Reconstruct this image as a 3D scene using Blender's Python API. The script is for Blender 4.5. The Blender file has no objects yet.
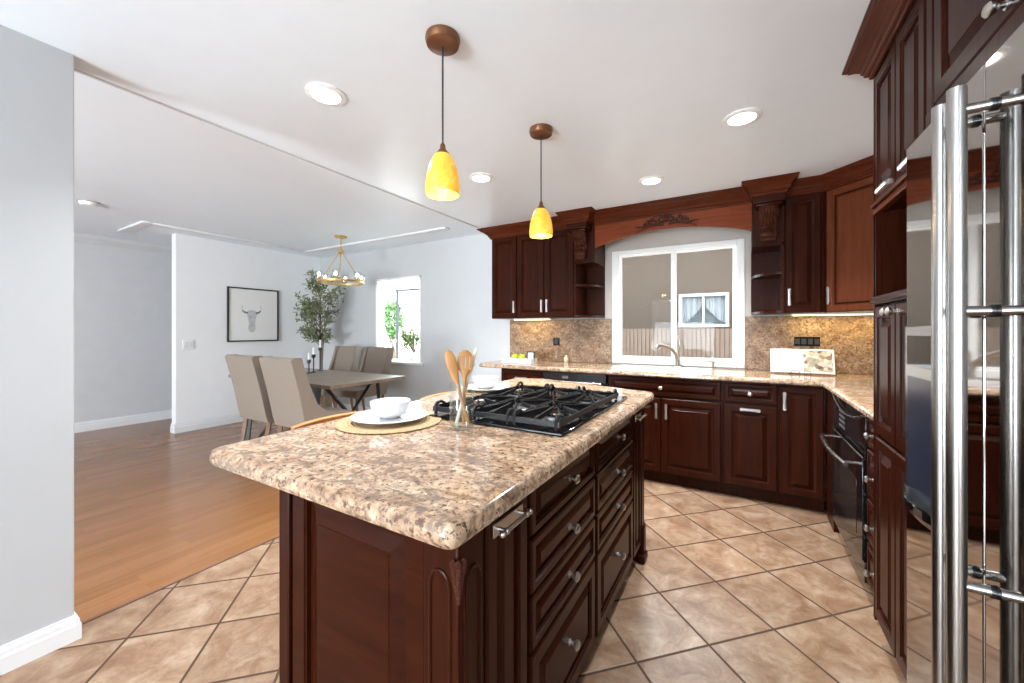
import bpy, bmesh, math, random
from mathutils import Vector, Matrix
random.seed(7)
PI = math.pi
sc = bpy.context.scene
COL = sc.collection

# ------------------------------------------------------------------ camera, world, light, exposure
F_PX, YAW, HORIZON, CAM_H = 391.13, 0.5304, 330.9, 1.248
cd = bpy.data.cameras.new('camera')
cam = bpy.data.objects.new('camera', cd); COL.objects.link(cam)
cam.location = (0, 0, CAM_H); cam.rotation_euler = (PI/2, 0, YAW)
cd.sensor_width = 36; cd.lens = 36*F_PX/1024
cd.shift_y = -(341.5-HORIZON)/1024
cd.clip_start = 0.02; cd.clip_end = 200
sc.camera = cam
w = bpy.data.worlds.new('daylight'); sc.world = w; w.use_nodes = True
w.node_tree.nodes['Background'].inputs[0].default_value = (0.85, 0.94, 1, 1)
w.node_tree.nodes['Background'].inputs[1].default_value = 6.6
sc.view_settings.view_transform = 'Standard'
sc.view_settings.look = 'None'
sc.view_settings.gamma = 1
sc.view_settings.use_curve_mapping = False
sc.view_settings.exposure = 0.5
sc.cycles.use_denoising = True
sc.cycles.max_bounces = 10
sc.cycles.diffuse_bounces = 6
sc.cycles.transparent_max_bounces = 16
sc.cycles.sample_clamp_indirect = 6

def area(name, loc, rot, sx, sy, power, col=(1, 1, 1), spread=PI):
    l = bpy.data.lights.new(name, 'AREA'); l.shape = 'RECTANGLE'; l.size = sx; l.size_y = sy
    l.energy = power; l.color = col; l.spread = spread
    o = bpy.data.objects.new(name, l); COL.objects.link(o); o.location = loc; o.rotation_euler = rot
    return o
# added fill lamps at made-up windows behind the camera, aimed at ceiling and walls
area('ceiling_fill', (-1.42, -3.85, 0.95), (PI/2+.9, 0, 0), 1.6, 1.8, 215, (0.83, 0.92, 1))
area('dining_fill', (-3.15, -3.85, 1.1), (PI/2+.3, 0, .25), 1.15, 1.7, 235, (0.84, 0.925, 1))

# ------------------------------------------------------------------ materials
def mat(name):
    m = bpy.data.materials.new(name); m.use_nodes = True
    nt = m.node_tree; b = nt.nodes['Principled BSDF']
    return m, nt, b
def setb(b, col=None, rough=None, metal=None, spec=None, coat=None, coatr=None, trans=None, ior=None):
    I = b.inputs
    if col is not None: I['Base Color'].default_value = (*col, 1)
    if rough is not None: I['Roughness'].default_value = rough
    if metal is not None: I['Metallic'].default_value = metal
    if spec is not None: I['Specular IOR Level'].default_value = spec
    if coat is not None: I['Coat Weight'].default_value = coat
    if coatr is not None: I['Coat Roughness'].default_value = coatr
    if trans is not None: I['Transmission Weight'].default_value = trans
    if ior is not None: I['IOR'].default_value = ior
def N(nt, t, **kw):
    n = nt.nodes.new(t)
    for k, v in kw.items():
        if k.startswith('i_'): n.inputs[k[2:].replace('_', ' ')].default_value = v
        else: setattr(n, k, v)
    return n
def L(nt, a, b): nt.links.new(a, b)
def ramp(nt, fac, stops, interp='LINEAR'):
    r = nt.nodes.new('ShaderNodeValToRGB'); r.color_ramp.interpolation = interp
    els = r.color_ramp.elements
    while len(els) < len(stops): els.new(0.5)
    for e, (p, c) in zip(els, stops):
        e.position = p; e.color = (*c, 1) if len(c) == 3 else c
    L(nt, fac, r.inputs[0]); return r
def mix(nt, fac, a, b, mode='MIX'):
    m = nt.nodes.new('ShaderNodeMix'); m.data_type = 'RGBA'; m.blend_type = mode
    for s, i in ((fac, 0), (a, 6), (b, 7)):
        if hasattr(s, 'is_output'): L(nt, s, m.inputs[i])
        else: m.inputs[i].default_value = s if i == 0 else (*s, 1)
    return m.outputs[2]
def bump(nt, b, h, strength, dist=0.01):
    n = N(nt, 'ShaderNodeBump'); n.inputs['Strength'].default_value = strength; n.inputs['Distance'].default_value = dist
    L(nt, h, n.inputs['Height']); L(nt, n.outputs[0], b.inputs['Normal'])
def coords(nt, kind='Object', scale=(1, 1, 1), rot=(0, 0, 0)):
    t = N(nt, 'ShaderNodeTexCoord'); m = N(nt, 'ShaderNodeMapping')
    m.inputs['Scale'].default_value = scale; m.inputs['Rotation'].default_value = rot
    L(nt, t.outputs[kind], m.inputs[0]); return m.outputs[0]
def plain(name, col, rough=0.5, metal=0.0, spec=0.5, var=0.06, nscale=8, bmp=0.0, **kw):
    m, nt, b = mat(name); setb(b, col, rough, metal, spec, **kw)
    c = coords(nt); n = N(nt, 'ShaderNodeTexNoise'); n.inputs['Scale'].default_value = nscale; n.inputs['Detail'].default_value = 4
    L(nt, c, n.inputs[0])
    d = tuple(max(0, x*(1-var)) for x in col); u = tuple(min(1, x*(1+var)) for x in col)
    r = ramp(nt, n.outputs[0], [(0.3, d), (0.7, u)]); L(nt, r.outputs[0], b.inputs['Base Color'])
    if bmp: bump(nt, b, n.outputs[0], bmp)
    return m

def granite(name, pale=1.0, rough=0.1, spec=0.5):
    m, nt, b = mat(name); setb(b, rough=rough, spec=spec)
    c = coords(nt)
    big = N(nt, 'ShaderNodeTexNoise'); big.inputs['Scale'].default_value = 9; big.inputs['Detail'].default_value = 10; big.inputs['Roughness'].default_value = 0.7; big.inputs['Distortion'].default_value = 1.1
    st = coords(nt, scale=(1.0, 1.7, 1.3), rot=(0, 0, 0.5)); L(nt, st, big.inputs[0])
    base = ramp(nt, big.outputs[0], [(0.30, (0.14, 0.085, 0.055)), (0.42, (0.38*pale, 0.245*pale, 0.160*pale)), (0.52, (0.56*pale, 0.395*pale, 0.265*pale)), (0.66, (0.71*pale, 0.565*pale, 0.415*pale))])
    sp = N(nt, 'ShaderNodeTexNoise'); sp.inputs['Scale'].default_value = 70; sp.inputs['Detail'].default_value = 6; sp.inputs['Roughness'].default_value = 0.7; L(nt, c, sp.inputs[0])
    sm = ramp(nt, sp.outputs[0], [(0.40, (1, 1, 1)), (0.47, (0, 0, 0))])
    col = mix(nt, sm.outputs[0], base.outputs[0], (0.13, 0.075, 0.05))
    vo = N(nt, 'ShaderNodeTexVoronoi'); vo.inputs['Scale'].default_value = 85; L(nt, c, vo.inputs[0])
    vr = ramp(nt, vo.outputs['Color'], [(0.25, (0.62, 0.58, 0.56)), (0.75, (1.22, 1.16, 1.1))])
    col = mix(nt, 0.65, col, vr.outputs[0], 'MULTIPLY')
    gr = N(nt, 'ShaderNodeTexNoise'); gr.inputs['Scale'].default_value = 9; gr.inputs['Detail'].default_value = 10; gr.inputs['Roughness'].default_value = 0.68; gr.inputs['Distortion'].default_value = 1.5; L(nt, coords(nt, scale=(1, 2.1, 1.4), rot=(0, 0, .6)), gr.inputs[0])
    gm = ramp(nt, gr.outputs[0], [(0.53, (0, 0, 0)), (0.60, (0.85, 0.85, 0.85))])
    col = mix(nt, gm.outputs[0], col, (0.22, 0.155, 0.115))
    L(nt, col, b.inputs['Base Color']); return m

def cherry(name, dark, lite, rough=0.28, axis=2):
    m, nt, b = mat(name); setb(b, rough=rough, spec=0.09)
    s = [14, 14, 14]; s[axis] = 1.2
    c = coords(nt, scale=tuple(s))
    n = N(nt, 'ShaderNodeTexNoise'); n.inputs['Scale'].default_value = 3; n.inputs['Detail'].default_value = 6; n.inputs['Distortion'].default_value = 0.6; L(nt, c, n.inputs[0])
    r = ramp(nt, n.outputs[0], [(0.3, dark), (0.72, lite)]); L(nt, r.outputs[0], b.inputs['Base Color'])
    bump(nt, b, n.outputs[0], 0.04); return m

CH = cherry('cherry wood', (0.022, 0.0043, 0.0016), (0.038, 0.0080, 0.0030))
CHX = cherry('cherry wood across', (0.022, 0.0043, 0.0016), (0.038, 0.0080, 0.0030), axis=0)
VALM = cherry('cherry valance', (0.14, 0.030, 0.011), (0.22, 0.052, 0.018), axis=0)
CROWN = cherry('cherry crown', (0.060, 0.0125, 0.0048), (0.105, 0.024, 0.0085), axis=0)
CARVE = cherry('carved cherry', (0.03, 0.008, 0.005), (0.085, 0.026, 0.014), rough=0.35)
DARKIN = cherry('cabinet interior', (0.05, 0.012, 0.008), (0.075, 0.02, 0.012), rough=0.4)
GR = granite('granite', 0.95)
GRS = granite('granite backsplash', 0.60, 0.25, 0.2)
STUBM = plain('dimmed white stub wall', (0.475, 0.48, 0.485), 0.55, var=0.01)  # white wall colour darkened to offset the strong light on the stub wall
NORTHM = plain('dimmed white north wall', (0.54, 0.55, 0.555), 0.55, var=0.01)  # same white, darkened to stand for less light on the north wall
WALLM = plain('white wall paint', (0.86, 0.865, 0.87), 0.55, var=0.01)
CEILM = plain('white ceiling paint', (0.84, 0.905, 0.965), 0.26, spec=0.5, var=0.008)
CEILD = plain('dining ceiling paint', (0.83, 0.89, 0.945), 0.45, spec=0.3, var=0.008)
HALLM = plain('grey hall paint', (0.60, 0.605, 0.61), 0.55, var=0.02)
TRIM = plain('white trim paint', (0.76, 0.765, 0.77), 0.35, var=0.01)
VINYL = plain('white vinyl', (0.86, 0.87, 0.86), 0.3, var=0.01)
FAUC = plain('dark nickel', (0.33, 0.30, 0.25), 0.3, 1.0, var=0.08)
NICK = plain('satin nickel', (0.62, 0.60, 0.57), 0.28, 1.0, var=0.05)
STEEL = plain('brushed steel', (0.45, 0.44, 0.425), 0.26, 1.0, var=0.05, nscale=20)
MIRR = plain('polished dark steel', (0.42, 0.40, 0.385), 0.045, 1.0, var=0.01)
BLACK = plain('black enamel', (0.012, 0.012, 0.013), 0.12, var=0.1)
BLKGL = plain('black glass', (0.006, 0.006, 0.007), 0.05, spec=0.4, var=0.02)
IRON = plain('cast iron', (0.011, 0.011, 0.012), 0.4, spec=0.3, var=0.2, nscale=60, bmp=0.1)
BLKMET = plain('black metal', (0.02, 0.02, 0.02), 0.45, var=0.1)
CER = plain('white ceramic', (0.70, 0.705, 0.71), 0.12, var=0.005)
BRASS = plain('brushed brass', (0.60, 0.40, 0.14), 0.35, 0.55, var=0.05)
BRONZE = plain('bronze', (0.20, 0.085, 0.04), 0.35, 0.6, var=0.15)
FAB = plain('beige linen', (0.255, 0.21, 0.17), 0.85, spec=0.2, var=0.07, nscale=160, bmp=0.15)
LEGW = plain('brown leg wood', (0.19, 0.095, 0.042), 0.4, var=0.2, nscale=20)
STW = plain('amber stool wood', (0.50, 0.21, 0.07), 0.35, var=0.15, nscale=12)
BAM = plain('bamboo wood', (0.36, 0.155, 0.03), 0.45, var=0.15, nscale=25)
TABW = plain('grey brown table wood', (0.22, 0.165, 0.115), 0.3, var=0.25, nscale=9)
CAND = plain('white wax', (0.87, 0.86, 0.83), 0.4, var=0.01)
LEAF = plain('olive leaf', (0.20, 0.23, 0.115), 0.5, var=0.45, nscale=14)
LEAF2 = plain('window plant leaf', (0.22, 0.30, 0.09), 0.45, var=0.4, nscale=9)
HEDGE = plain('garden hedge', (0.12, 0.24, 0.07), 0.6, var=0.5, nscale=9)
BARK = plain('bark', (0.17, 0.12, 0.08), 0.7, var=0.3, nscale=30)
POT = plain('woven pot', (0.45, 0.36, 0.26), 0.7, var=0.2, nscale=40)
LIME = plain('green apple skin', (0.42, 0.60, 0.03), 0.3, var=0.15, nscale=10)
PAPER = plain('white paper', (0.84, 0.84, 0.81), 0.6, var=0.01)
INK = plain('grey ink', (0.16, 0.16, 0.165), 0.7, var=0.4, nscale=30)
INK2 = plain('pale grey ink', (0.55, 0.55, 0.56), 0.7, var=0.2, nscale=12)
CONC = plain('concrete', (0.42, 0.40, 0.37), 0.8, var=0.15, nscale=5)
STUC = plain('taupe stucco', (0.082, 0.060, 0.046), 0.9, spec=0.1, var=0.12, nscale=45, bmp=0.4)
FENC = plain('fence boards', (0.145, 0.102, 0.077), 0.8, spec=0.1, var=0.12, nscale=12)
CURT = plain('white curtain', (0.80, 0.80, 0.82), 0.8, var=0.03)
PLAST = plain('backplate grey', (0.10, 0.10, 0.105), 0.3, var=0.05)
NAVY = plain('dispenser recess', (0.02, 0.028, 0.05), 0.25, var=0.1)

def tile_material():
    m, nt, b = mat('stone floor tile'); setb(b, rough=0.3, spec=0.4)
    t = N(nt, 'ShaderNodeUVMap'); t.uv_map = 'tiles'
    sep = N(nt, 'ShaderNodeSeparateXYZ'); L(nt, t.outputs[0], sep.inputs[0])
    def edge(sock):
        fr = N(nt, 'ShaderNodeMath', operation='FRACT'); L(nt, sock, fr.inputs[0])
        s = N(nt, 'ShaderNodeMath', operation='SUBTRACT'); s.inputs[1].default_value = 0.5; L(nt, fr.outputs[0], s.inputs[0])
        a = N(nt, 'ShaderNodeMath', operation='ABSOLUTE'); L(nt, s.outputs[0], a.inputs[0])
        return a.outputs[0]
    mx = N(nt, 'ShaderNodeMath', operation='MAXIMUM'); L(nt, edge(sep.outputs[0]), mx.inputs[0]); L(nt, edge(sep.outputs[1]), mx.inputs[1])
    gm = ramp(nt, mx.outputs[0], [(0.481, (0, 0, 0)), (0.488, (1, 1, 1))])
    fl = N(nt, 'ShaderNodeVectorMath', operation='FLOOR'); L(nt, t.outputs[0], fl.inputs[0])
    wn = N(nt, 'ShaderNodeTexWhiteNoise'); L(nt, fl.outputs[0], wn.inputs[0])
    off = N(nt, 'ShaderNodeVectorMath', operation='MULTIPLY_ADD'); L(nt, wn.outputs['Color'], off.inputs[0]); off.inputs[1].default_value = (9, 9, 9); L(nt, t.outputs[0], off.inputs[2])
    n = N(nt, 'ShaderNodeTexNoise'); n.inputs['Scale'].default_value = 2.6; n.inputs['Detail'].default_value = 9; n.inputs['Roughness'].default_value = 0.68; n.inputs['Distortion'].default_value = 0.6; L(nt, off.outputs[0], n.inputs[0])
    r = ramp(nt, n.outputs[0], [(0.30, (0.165, 0.082, 0.044)), (0.44, (0.265, 0.155, 0.092)), (0.56, (0.345, 0.225, 0.145)), (0.70, (0.45, 0.33, 0.235))])
    n2 = N(nt, 'ShaderNodeTexNoise'); n2.inputs['Scale'].default_value = 9; n2.inputs['Detail'].default_value = 8; n2.inputs['Roughness'].default_value = 0.7; n2.inputs['Distortion'].default_value = 0.5; L(nt, off.outputs[0], n2.inputs[0])
    vm = ramp(nt, n2.outputs[0], [(0.50, (0, 0, 0)), (0.70, (0.6, 0.6, 0.6))])
    col = mix(nt, vm.outputs[0], r.outputs[0], (0.20, 0.11, 0.065))
    hv = ramp(nt, wn.outputs['Value'], [(0, (0.88, 0.88, 0.88)), (1, (1.1, 1.1, 1.1))])
    col = mix(nt, 1.0, col, hv.outputs[0], 'MULTIPLY')
    col = mix(nt, gm.outputs[0], col, (0.075, 0.038, 0.02))
    L(nt, col, b.inputs['Base Color'])
    inv = N(nt, 'ShaderNodeMath', operation='SUBTRACT'); inv.inputs[0].default_value = 1; L(nt, gm.outputs[0], inv.inputs[1])
    bump(nt, b, inv.outputs[0], 0.3, 0.004)
    rr = ramp(nt, gm.outputs[0], [(0, (0.3, 0.3, 0.3)), (1, (0.8, 0.8, 0.8))]); L(nt, rr.outputs[0], b.inputs['Roughness'])
    return m
TILE = tile_material()

def plank_material():
    m, nt, b = mat('oak strip floor'); setb(b, rough=0.22, spec=0.45)
    t = N(nt, 'ShaderNodeTexCoord'); mp = N(nt, 'ShaderNodeMapping'); mp.inputs['Rotation'].default_value = (0, 0, PI/2); L(nt, t.outputs['Object'], mp.inputs[0])
    br = N(nt, 'ShaderNodeTexBrick'); br.inputs['Scale'].default_value = 1; br.inputs['Brick Width'].default_value = 0.75; br.inputs['Row Height'].default_value = 0.065
    br.inputs['Mortar Size'].default_value = 0.0007; br.inputs['Mortar Smooth'].default_value = 0.3; br.offset = 0.37
    br.inputs['Color1'].default_value = (0.245, 0.104, 0.036, 1); br.inputs['Color2'].default_value = (0.295, 0.132, 0.050, 1); br.inputs['Mortar'].default_value = (0.18, 0.08, 0.035, 1)
    L(nt, mp.outputs[0], br.inputs[0])
    gm = N(nt, 'ShaderNodeMapping'); gm.inputs['Scale'].default_value = (28, 1.6, 1); L(nt, t.outputs['Object'], gm.inputs[0])
    n = N(nt, 'ShaderNodeTexNoise'); n.inputs['Scale'].default_value = 2; n.inputs['Detail'].default_value = 6; n.inputs['Distortion'].default_value = 0.8; L(nt, gm.outputs[0], n.inputs[0])
    g = ramp(nt, n.outputs[0], [(0.3, (0.82, 0.8, 0.78)), (0.7, (1.12, 1.1, 1.08))])
    L(nt, mix(nt, 0.8, br.outputs[0], g.outputs[0], 'MULTIPLY'), b.inputs['Base Color']); return m
OAK = plank_material()

def glass_material(name, tint=(1, 1, 1), rough=0.0, refl=1.0, f0=.045, f90=.85):
    m = bpy.data.materials.new(name); m.use_nodes = True; nt = m.node_tree; nt.nodes.remove(nt.nodes['Principled BSDF'])
    tr = N(nt, 'ShaderNodeBsdfTransparent'); tr.inputs[0].default_value = (*tint, 1)
    gl = N(nt, 'ShaderNodeBsdfGlossy'); gl.inputs['Roughness'].default_value = rough; gl.inputs[0].default_value = (refl, refl, refl, 1)
    lw = N(nt, 'ShaderNodeLayerWeight'); pw = N(nt, 'ShaderNodeMath', operation='POWER'); pw.inputs[1].default_value = 4.5; L(nt, lw.outputs['Facing'], pw.inputs[0])
    fr = N(nt, 'ShaderNodeMath', operation='MULTIPLY_ADD'); fr.inputs[1].default_value = f90; fr.inputs[2].default_value = f0; L(nt, pw.outputs[0], fr.inputs[0])
    mx = N(nt, 'ShaderNodeMixShader'); L(nt, fr.outputs[0], mx.inputs[0]); L(nt, tr.outputs[0], mx.inputs[1]); L(nt, gl.outputs[0], mx.inputs[2])
    L(nt, mx.outputs[0], nt.nodes['Material Output'].inputs[0]); return m
PANE = glass_material('window glass', (0.97, 0.98, 0.98), f0=.004, f90=.15)
CLEAR = glass_material('clear glassware', (0.93, 0.95, 0.95))

def emit(name, col, s):
    m, nt, b = mat(name); setb(b, (0.9, 0.9, 0.9), 0.4)
    b.inputs['Emission Color'].default_value = (*col, 1); b.inputs['Emission Strength'].default_value = s
    return m
LENS = emit('lit lamp lens', (1, 0.97, 0.92), 6)
BULB = emit('lit bulb', (1, 0.86, 0.6), 10)
LED = emit('lit strip lens', (1, 0.82, 0.42), 5)
BULB2 = emit('chandelier bulb', (1, 0.95, 0.85), 4)

def amber():
    m, nt, b = mat('amber art glass'); setb(b, rough=0.2, spec=0.5)
    c = coords(nt); n = N(nt, 'ShaderNodeTexNoise'); n.inputs['Scale'].default_value = 16; n.inputs['Detail'].default_value = 5; n.inputs['Distortion'].default_value = 1.2; L(nt, c, n.inputs[0])
    r = ramp(nt, n.outputs[0], [(0.3, (0.74, 0.33, 0.02)), (0.6, (0.86, 0.50, 0.06)), (0.78, (0.9, 0.66, 0.24))])
    L(nt, r.outputs[0], b.inputs['Base Color'])
    L(nt, r.outputs[0], b.inputs['Emission Color']); b.inputs['Emission Strength'].default_value = 0.42
    return m
AMBER = amber()

def woven():
    m, nt, b = mat('woven seagrass'); setb(b, rough=0.75, spec=0.2)
    t = N(nt, 'ShaderNodeTexCoord'); ln = N(nt, 'ShaderNodeVectorMath', operation='LENGTH'); L(nt, t.outputs['Object'], ln.inputs[0])
    s = N(nt, 'ShaderNodeMath', operation='MULTIPLY'); s.inputs[1].default_value = 480; L(nt, ln.outputs['Value'], s.inputs[0])
    sn = N(nt, 'ShaderNodeMath', operation='SINE'); L(nt, s.outputs[0], sn.inputs[0])
    n = N(nt, 'ShaderNodeTexNoise'); n.inputs['Scale'].default_value = 140; n.inputs['Detail'].default_value = 3; L(nt, t.outputs['Object'], n.inputs[0])
    r = ramp(nt, n.outputs[0], [(0.3, (0.36, 0.235, 0.115)), (0.7, (0.55, 0.395, 0.22))])
    L(nt, r.outputs[0], b.inputs['Base Color'])
    ad = N(nt, 'ShaderNodeMath', operation='ADD'); L(nt, sn.outputs[0], ad.inputs[0]); L(nt, n.outputs[0], ad.inputs[1])
    bump(nt, b, ad.outputs[0], 0.6, 0.003); return m
MATW = woven()

def food_print():
    m, nt, b = mat('cookbook photo print'); setb(b, rough=0.3)
    c = coords(nt); v = N(nt, 'ShaderNodeTexVoronoi'); v.inputs['Scale'].default_value = 38; L(nt, c, v.inputs[0])
    r = ramp(nt, v.outputs['Color'], [(0.2, (0.16, 0.11, 0.07)), (0.4, (0.55, 0.42, 0.25)), (0.6, (0.78, 0.72, 0.6)), (0.85, (0.35, 0.30, 0.2))])
    L(nt, r.outputs[0], b.inputs['Base Color']); return m
FOOD = food_print()

# ------------------------------------------------------------------ mesh building
class MB:
    def __init__(s): s.bm = bmesh.new(); s.keep = False
    def box(s, x0, x1, y0, y1, z0, z1, bev=0.0, seg=2):
        r = bmesh.ops.create_cube(s.bm, size=1)
        vs = r['verts']
        for v in vs: v.co = Vector((x0+(v.co.x+.5)*(x1-x0), y0+(v.co.y+.5)*(y1-y0), z0+(v.co.z+.5)*(z1-z0)))
        if bev:
            es = list({e for v in vs for e in v.link_edges})
            bmesh.ops.bevel(s.bm, geom=es, offset=bev, segments=seg, profile=0.5, affect='EDGES')
        return s
    def rings(s, rings, cap0=True, cap1=True, closed=True):
        prev = None; first = None
        for ring in rings:
            vs = [s.bm.verts.new(p) for p in ring]
            if prev:
                n = len(vs)
                for i in range(n if closed else n-1):
                    j = (i+1) % n
                    try: s.bm.faces.new((prev[i], prev[j], vs[j], vs[i]))
                    except ValueError: pass
            else: first = vs
            prev = vs
        if cap0: s.bm.faces.new(list(reversed(first)))
        if cap1: s.bm.faces.new(prev)
        return s
    def tube(s, pts, r, n=10, caps=True):
        pts = [Vector(p) for p in pts]; rs = r if isinstance(r, (list, tuple)) else [r]*len(pts)
        up = None; rings = []
        for i, p in enumerate(pts):
            d = (pts[min(i+1, len(pts)-1)]-pts[max(i-1, 0)]).normalized()
            if up is None: up = Vector((0, 0, 1)) if abs(d.z) < .9 else Vector((1, 0, 0))
            a = (up-d*up.dot(d)).normalized(); b = d.cross(a); up = a
            rings.append([p+(a*math.cos(2*PI*k/n)+b*math.sin(2*PI*k/n))*rs[i] for k in range(n)])
        return s.rings(rings, caps, caps)
    def lathe(s, prof, c=(0, 0, 0), n=24, axis='z', sx=1, sy=1, caps=True):
        rings = []; s.keep = True
        for r, h in prof:
            ring = []
            for k in range(n):
                a = 2*PI*k/n; x, y = max(r, 1e-5)*math.cos(a)*sx, max(r, 1e-5)*math.sin(a)*sy
                if axis == 'z': p = (x, y, h)
                elif axis == 'y': p = (x, -h, y)
                else: p = (h, x, y)
                ring.append(Vector(p)+Vector(c))
            rings.append(ring)
        return s.rings(rings, caps, caps)
    def prism(s, poly, h0, h1, axis='z'):
        def P(a, b, h): return (a, b, h) if axis == 'z' else (a, h, b) if axis == 'y' else (h, a, b)
        return s.rings([[P(a, b, h0) for a, b in poly], [P(a, b, h1) for a, b in poly]])
    def ball(s, c, r, sub=2, scale=(1, 1, 1)):
        g = bmesh.ops.create_icosphere(s.bm, subdivisions=sub, radius=r)
        for v in g['verts']: v.co = Vector((v.co.x*scale[0], v.co.y*scale[1], v.co.z*scale[2]))+Vector(c)
        return s
    def panel(s, x0, x1, z0, z1, fr=0.055, slope=0.03, t=0.02, y=0.0, deep=0.014, flat=0.001):
        """raised panel front facing -y, its face at y"""
        pr = [(0, t), (0, .005), (.005, 0), (fr-.008, 0), (fr-.006, .004), (fr-.002, .005), (fr, deep), (fr+.008, deep), (fr+.008+slope*.75, flat+.002), (fr+.010+slope*.75, flat)]
        lim = min(x1-x0, z1-z0)/2-.004
        rings = []
        for ins, d in pr:
            i = min(ins, lim)
            rings.append([(x0+i, y+d, z0+i), (x1-i, y+d, z0+i), (x1-i, y+d, z1-i), (x0+i, y+d, z1-i)])
        return s.rings(rings)
    def leaf(s, p, d, n, l, wd):
        d = d.normalized(); sd = d.cross(n).normalized()*wd; up = sd.cross(d).normalized()*wd*.3
        a = s.bm.verts.new(p); b = s.bm.verts.new(p+d*l*.5+sd+up); c = s.bm.verts.new(p+d*l); e = s.bm.verts.new(p+d*l*.5-sd+up); f = s.bm.verts.new(p+d*l*.5)
        s.bm.faces.new((a, f, b)); s.bm.faces.new((b, f, c)); s.bm.faces.new((a, e, f)); s.bm.faces.new((e, c, f))
    def move(s, v):
        bmesh.ops.translate(s.bm, verts=s.bm.verts, vec=v); return s
    def rot(s, a, ax, c=(0, 0, 0)):
        bmesh.ops.rotate(s.bm, verts=s.bm.verts, cent=c, matrix=Matrix.Rotation(a, 3, ax)); return s
    def build(s, name, m, parent=None, smooth=True, ang=38, loc=None):
        bmesh.ops.recalc_face_normals(s.bm, faces=s.bm.faces)
        me = bpy.data.meshes.new(name); s.bm.to_mesh(me); s.bm.free()
        for mm in (m if isinstance(m, (list, tuple)) else [m]): me.materials.append(mm)
        if smooth:
            for p in me.polygons: p.use_smooth = True
            me.set_sharp_from_angle(angle=math.radians(ang))
            for p in me.polygons:   # broad flat faces stay flat so their reflections are true
                per = sum((me.vertices[a].co-me.vertices[b].co).length for a, b in p.edge_keys)
                p.use_smooth = s.keep or p.area/max(per, 1e-9) < .005
        o = bpy.data.objects.new(name, me); COL.objects.link(o)
        if parent is not None: o.parent = parent
        if loc: o.location = loc
        return o

def tag(o, label, cat, group=None):
    o['label'] = label; o['category'] = cat
    if group: o['group'] = group
    return o
def thing(name, label, cat, loc=(0, 0, 0), rz=0, group=None):
    o = bpy.data.objects.new(name, None); COL.objects.link(o); o.empty_display_size = .1
    o.location = loc; o.rotation_euler = (0, 0, rz)
    return tag(o, label, cat, group)
def struct(mb, name, m, parent=None, smooth=False, loc=None):
    o = mb.build(name, m, parent, smooth, loc=loc)
    if parent is None: o['kind'] = 'structure'
    return o
def at(name, me, m_parent, loc, rot=None):
    o = bpy.data.objects.new(name, me); COL.objects.link(o); o.parent = m_parent; o.location = loc
    if rot: o.rotation_euler = rot
    return o
def mesh_of(mb, m, smooth=True):
    o = mb.build('tmp', m, None, smooth); me = o.data; bpy.data.objects.remove(o); return me

# ------------------------------------------------------------------ measured planes
YW = 3.943          # window wall
XE = 1.09           # east wall
XS, XB = -2.33, -2.45   # stub wall face, edge of the kitchen ceiling
XA = -5.945         # wall with the picture
XH = -7.03          # hall wall
ZK, ZD = 2.365, 2.438
YS = -3.6           # south wall
YC, XR = 3.293, 0.4585  # worktop fronts
ZT = 0.914

# ------------------------------------------------------------------ room shell
def uvquad(bm, uvl, pts, db):
    vs = [bm.verts.new((x, y, 0)) for x, y in pts]
    f = bm.faces.new(vs)
    for lp in f.loops:
        x, y, _ = lp.vert.co
        a, b = (x+y)/2**.5, (y-x)/2**.5
        lp[uvl].uv = ((a-.8262)/.3229, (b-1.3061-db)/.3229)
bm = bmesh.new(); uvl = bm.loops.layers.uv.new('tiles')
uvquad(bm, uvl, [(-1.2, YS), (XE, YS), (XE, YW), (-1.2, YW)], 0)
uvquad(bm, uvl, [(-2.42, YS), (-1.2, YS), (-1.2, YW), (-2.42, YW)], -0.02)
me = bpy.data.meshes.new('floor'); bm.to_mesh(me); bm.free(); me.materials.append(TILE)
fo = bpy.data.objects.new('floor', me); COL.objects.link(fo); fo['kind'] = 'structure'
struct(MB().box(XH-.1, -2.422, YS, YW, -.05, 0), 'floor_dining', OAK)
struct(MB().box(-2.428, -2.414, .49, YW, -.02, .003), 'trim_floor_joint', plain('joint strip', (0.12, 0.065, 0.04), 0.5))
struct(MB().box(XB, XE+.1, YS-.1, YW+.1, ZK, ZK+.2), 'ceiling', CEILM)
struct(MB().box(XH-.1, XB+.0, YS-.1, YW+.1, ZD, ZD+.12), 'ceiling_dining', CEILD)
struct(MB().box(XB-.012, XB+.002, .47, YW, ZK-.007, ZD), 'trim_ceiling_shadow_line', plain('shadow line grey', (0.58, 0.58, 0.58), 0.5, var=0.02))  # added strip, its grey stands in for the shadow line at the ceiling step
# window wall with its two openings
KX0, KX1, KZ0, KZ1 = -1.134, 0.027, .925, 2.05
DX0, DX1, DZ0, DZ1 = -4.63, -3.74, .815, 2.005
mb = MB(); T = .14
for x0, x1, z0, z1 in [(XH, DX0, 0, 2.5), (DX0, DX1, 0, DZ0), (DX0, DX1, DZ1, 2.5), (DX1, KX0, 0, 2.5), (KX0, KX1, 0, KZ0), (KX0, KX1, KZ1, 2.5), (KX1, XE+.1, 0, 2.5)]:
    mb.box(x0, x1, YW, YW+T, z0, z1)
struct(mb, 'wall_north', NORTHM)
struct(MB().box(XA-.12, XA, 2.04, YW, 0, ZD), 'wall_west', WALLM)
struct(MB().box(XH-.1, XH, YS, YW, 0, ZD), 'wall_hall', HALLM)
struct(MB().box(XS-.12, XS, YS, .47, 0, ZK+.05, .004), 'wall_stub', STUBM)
struct(MB().box(XE, XE+.1, YS, YW, 0, 2.5), 'wall_east', WALLM)
mb = MB()
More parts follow.
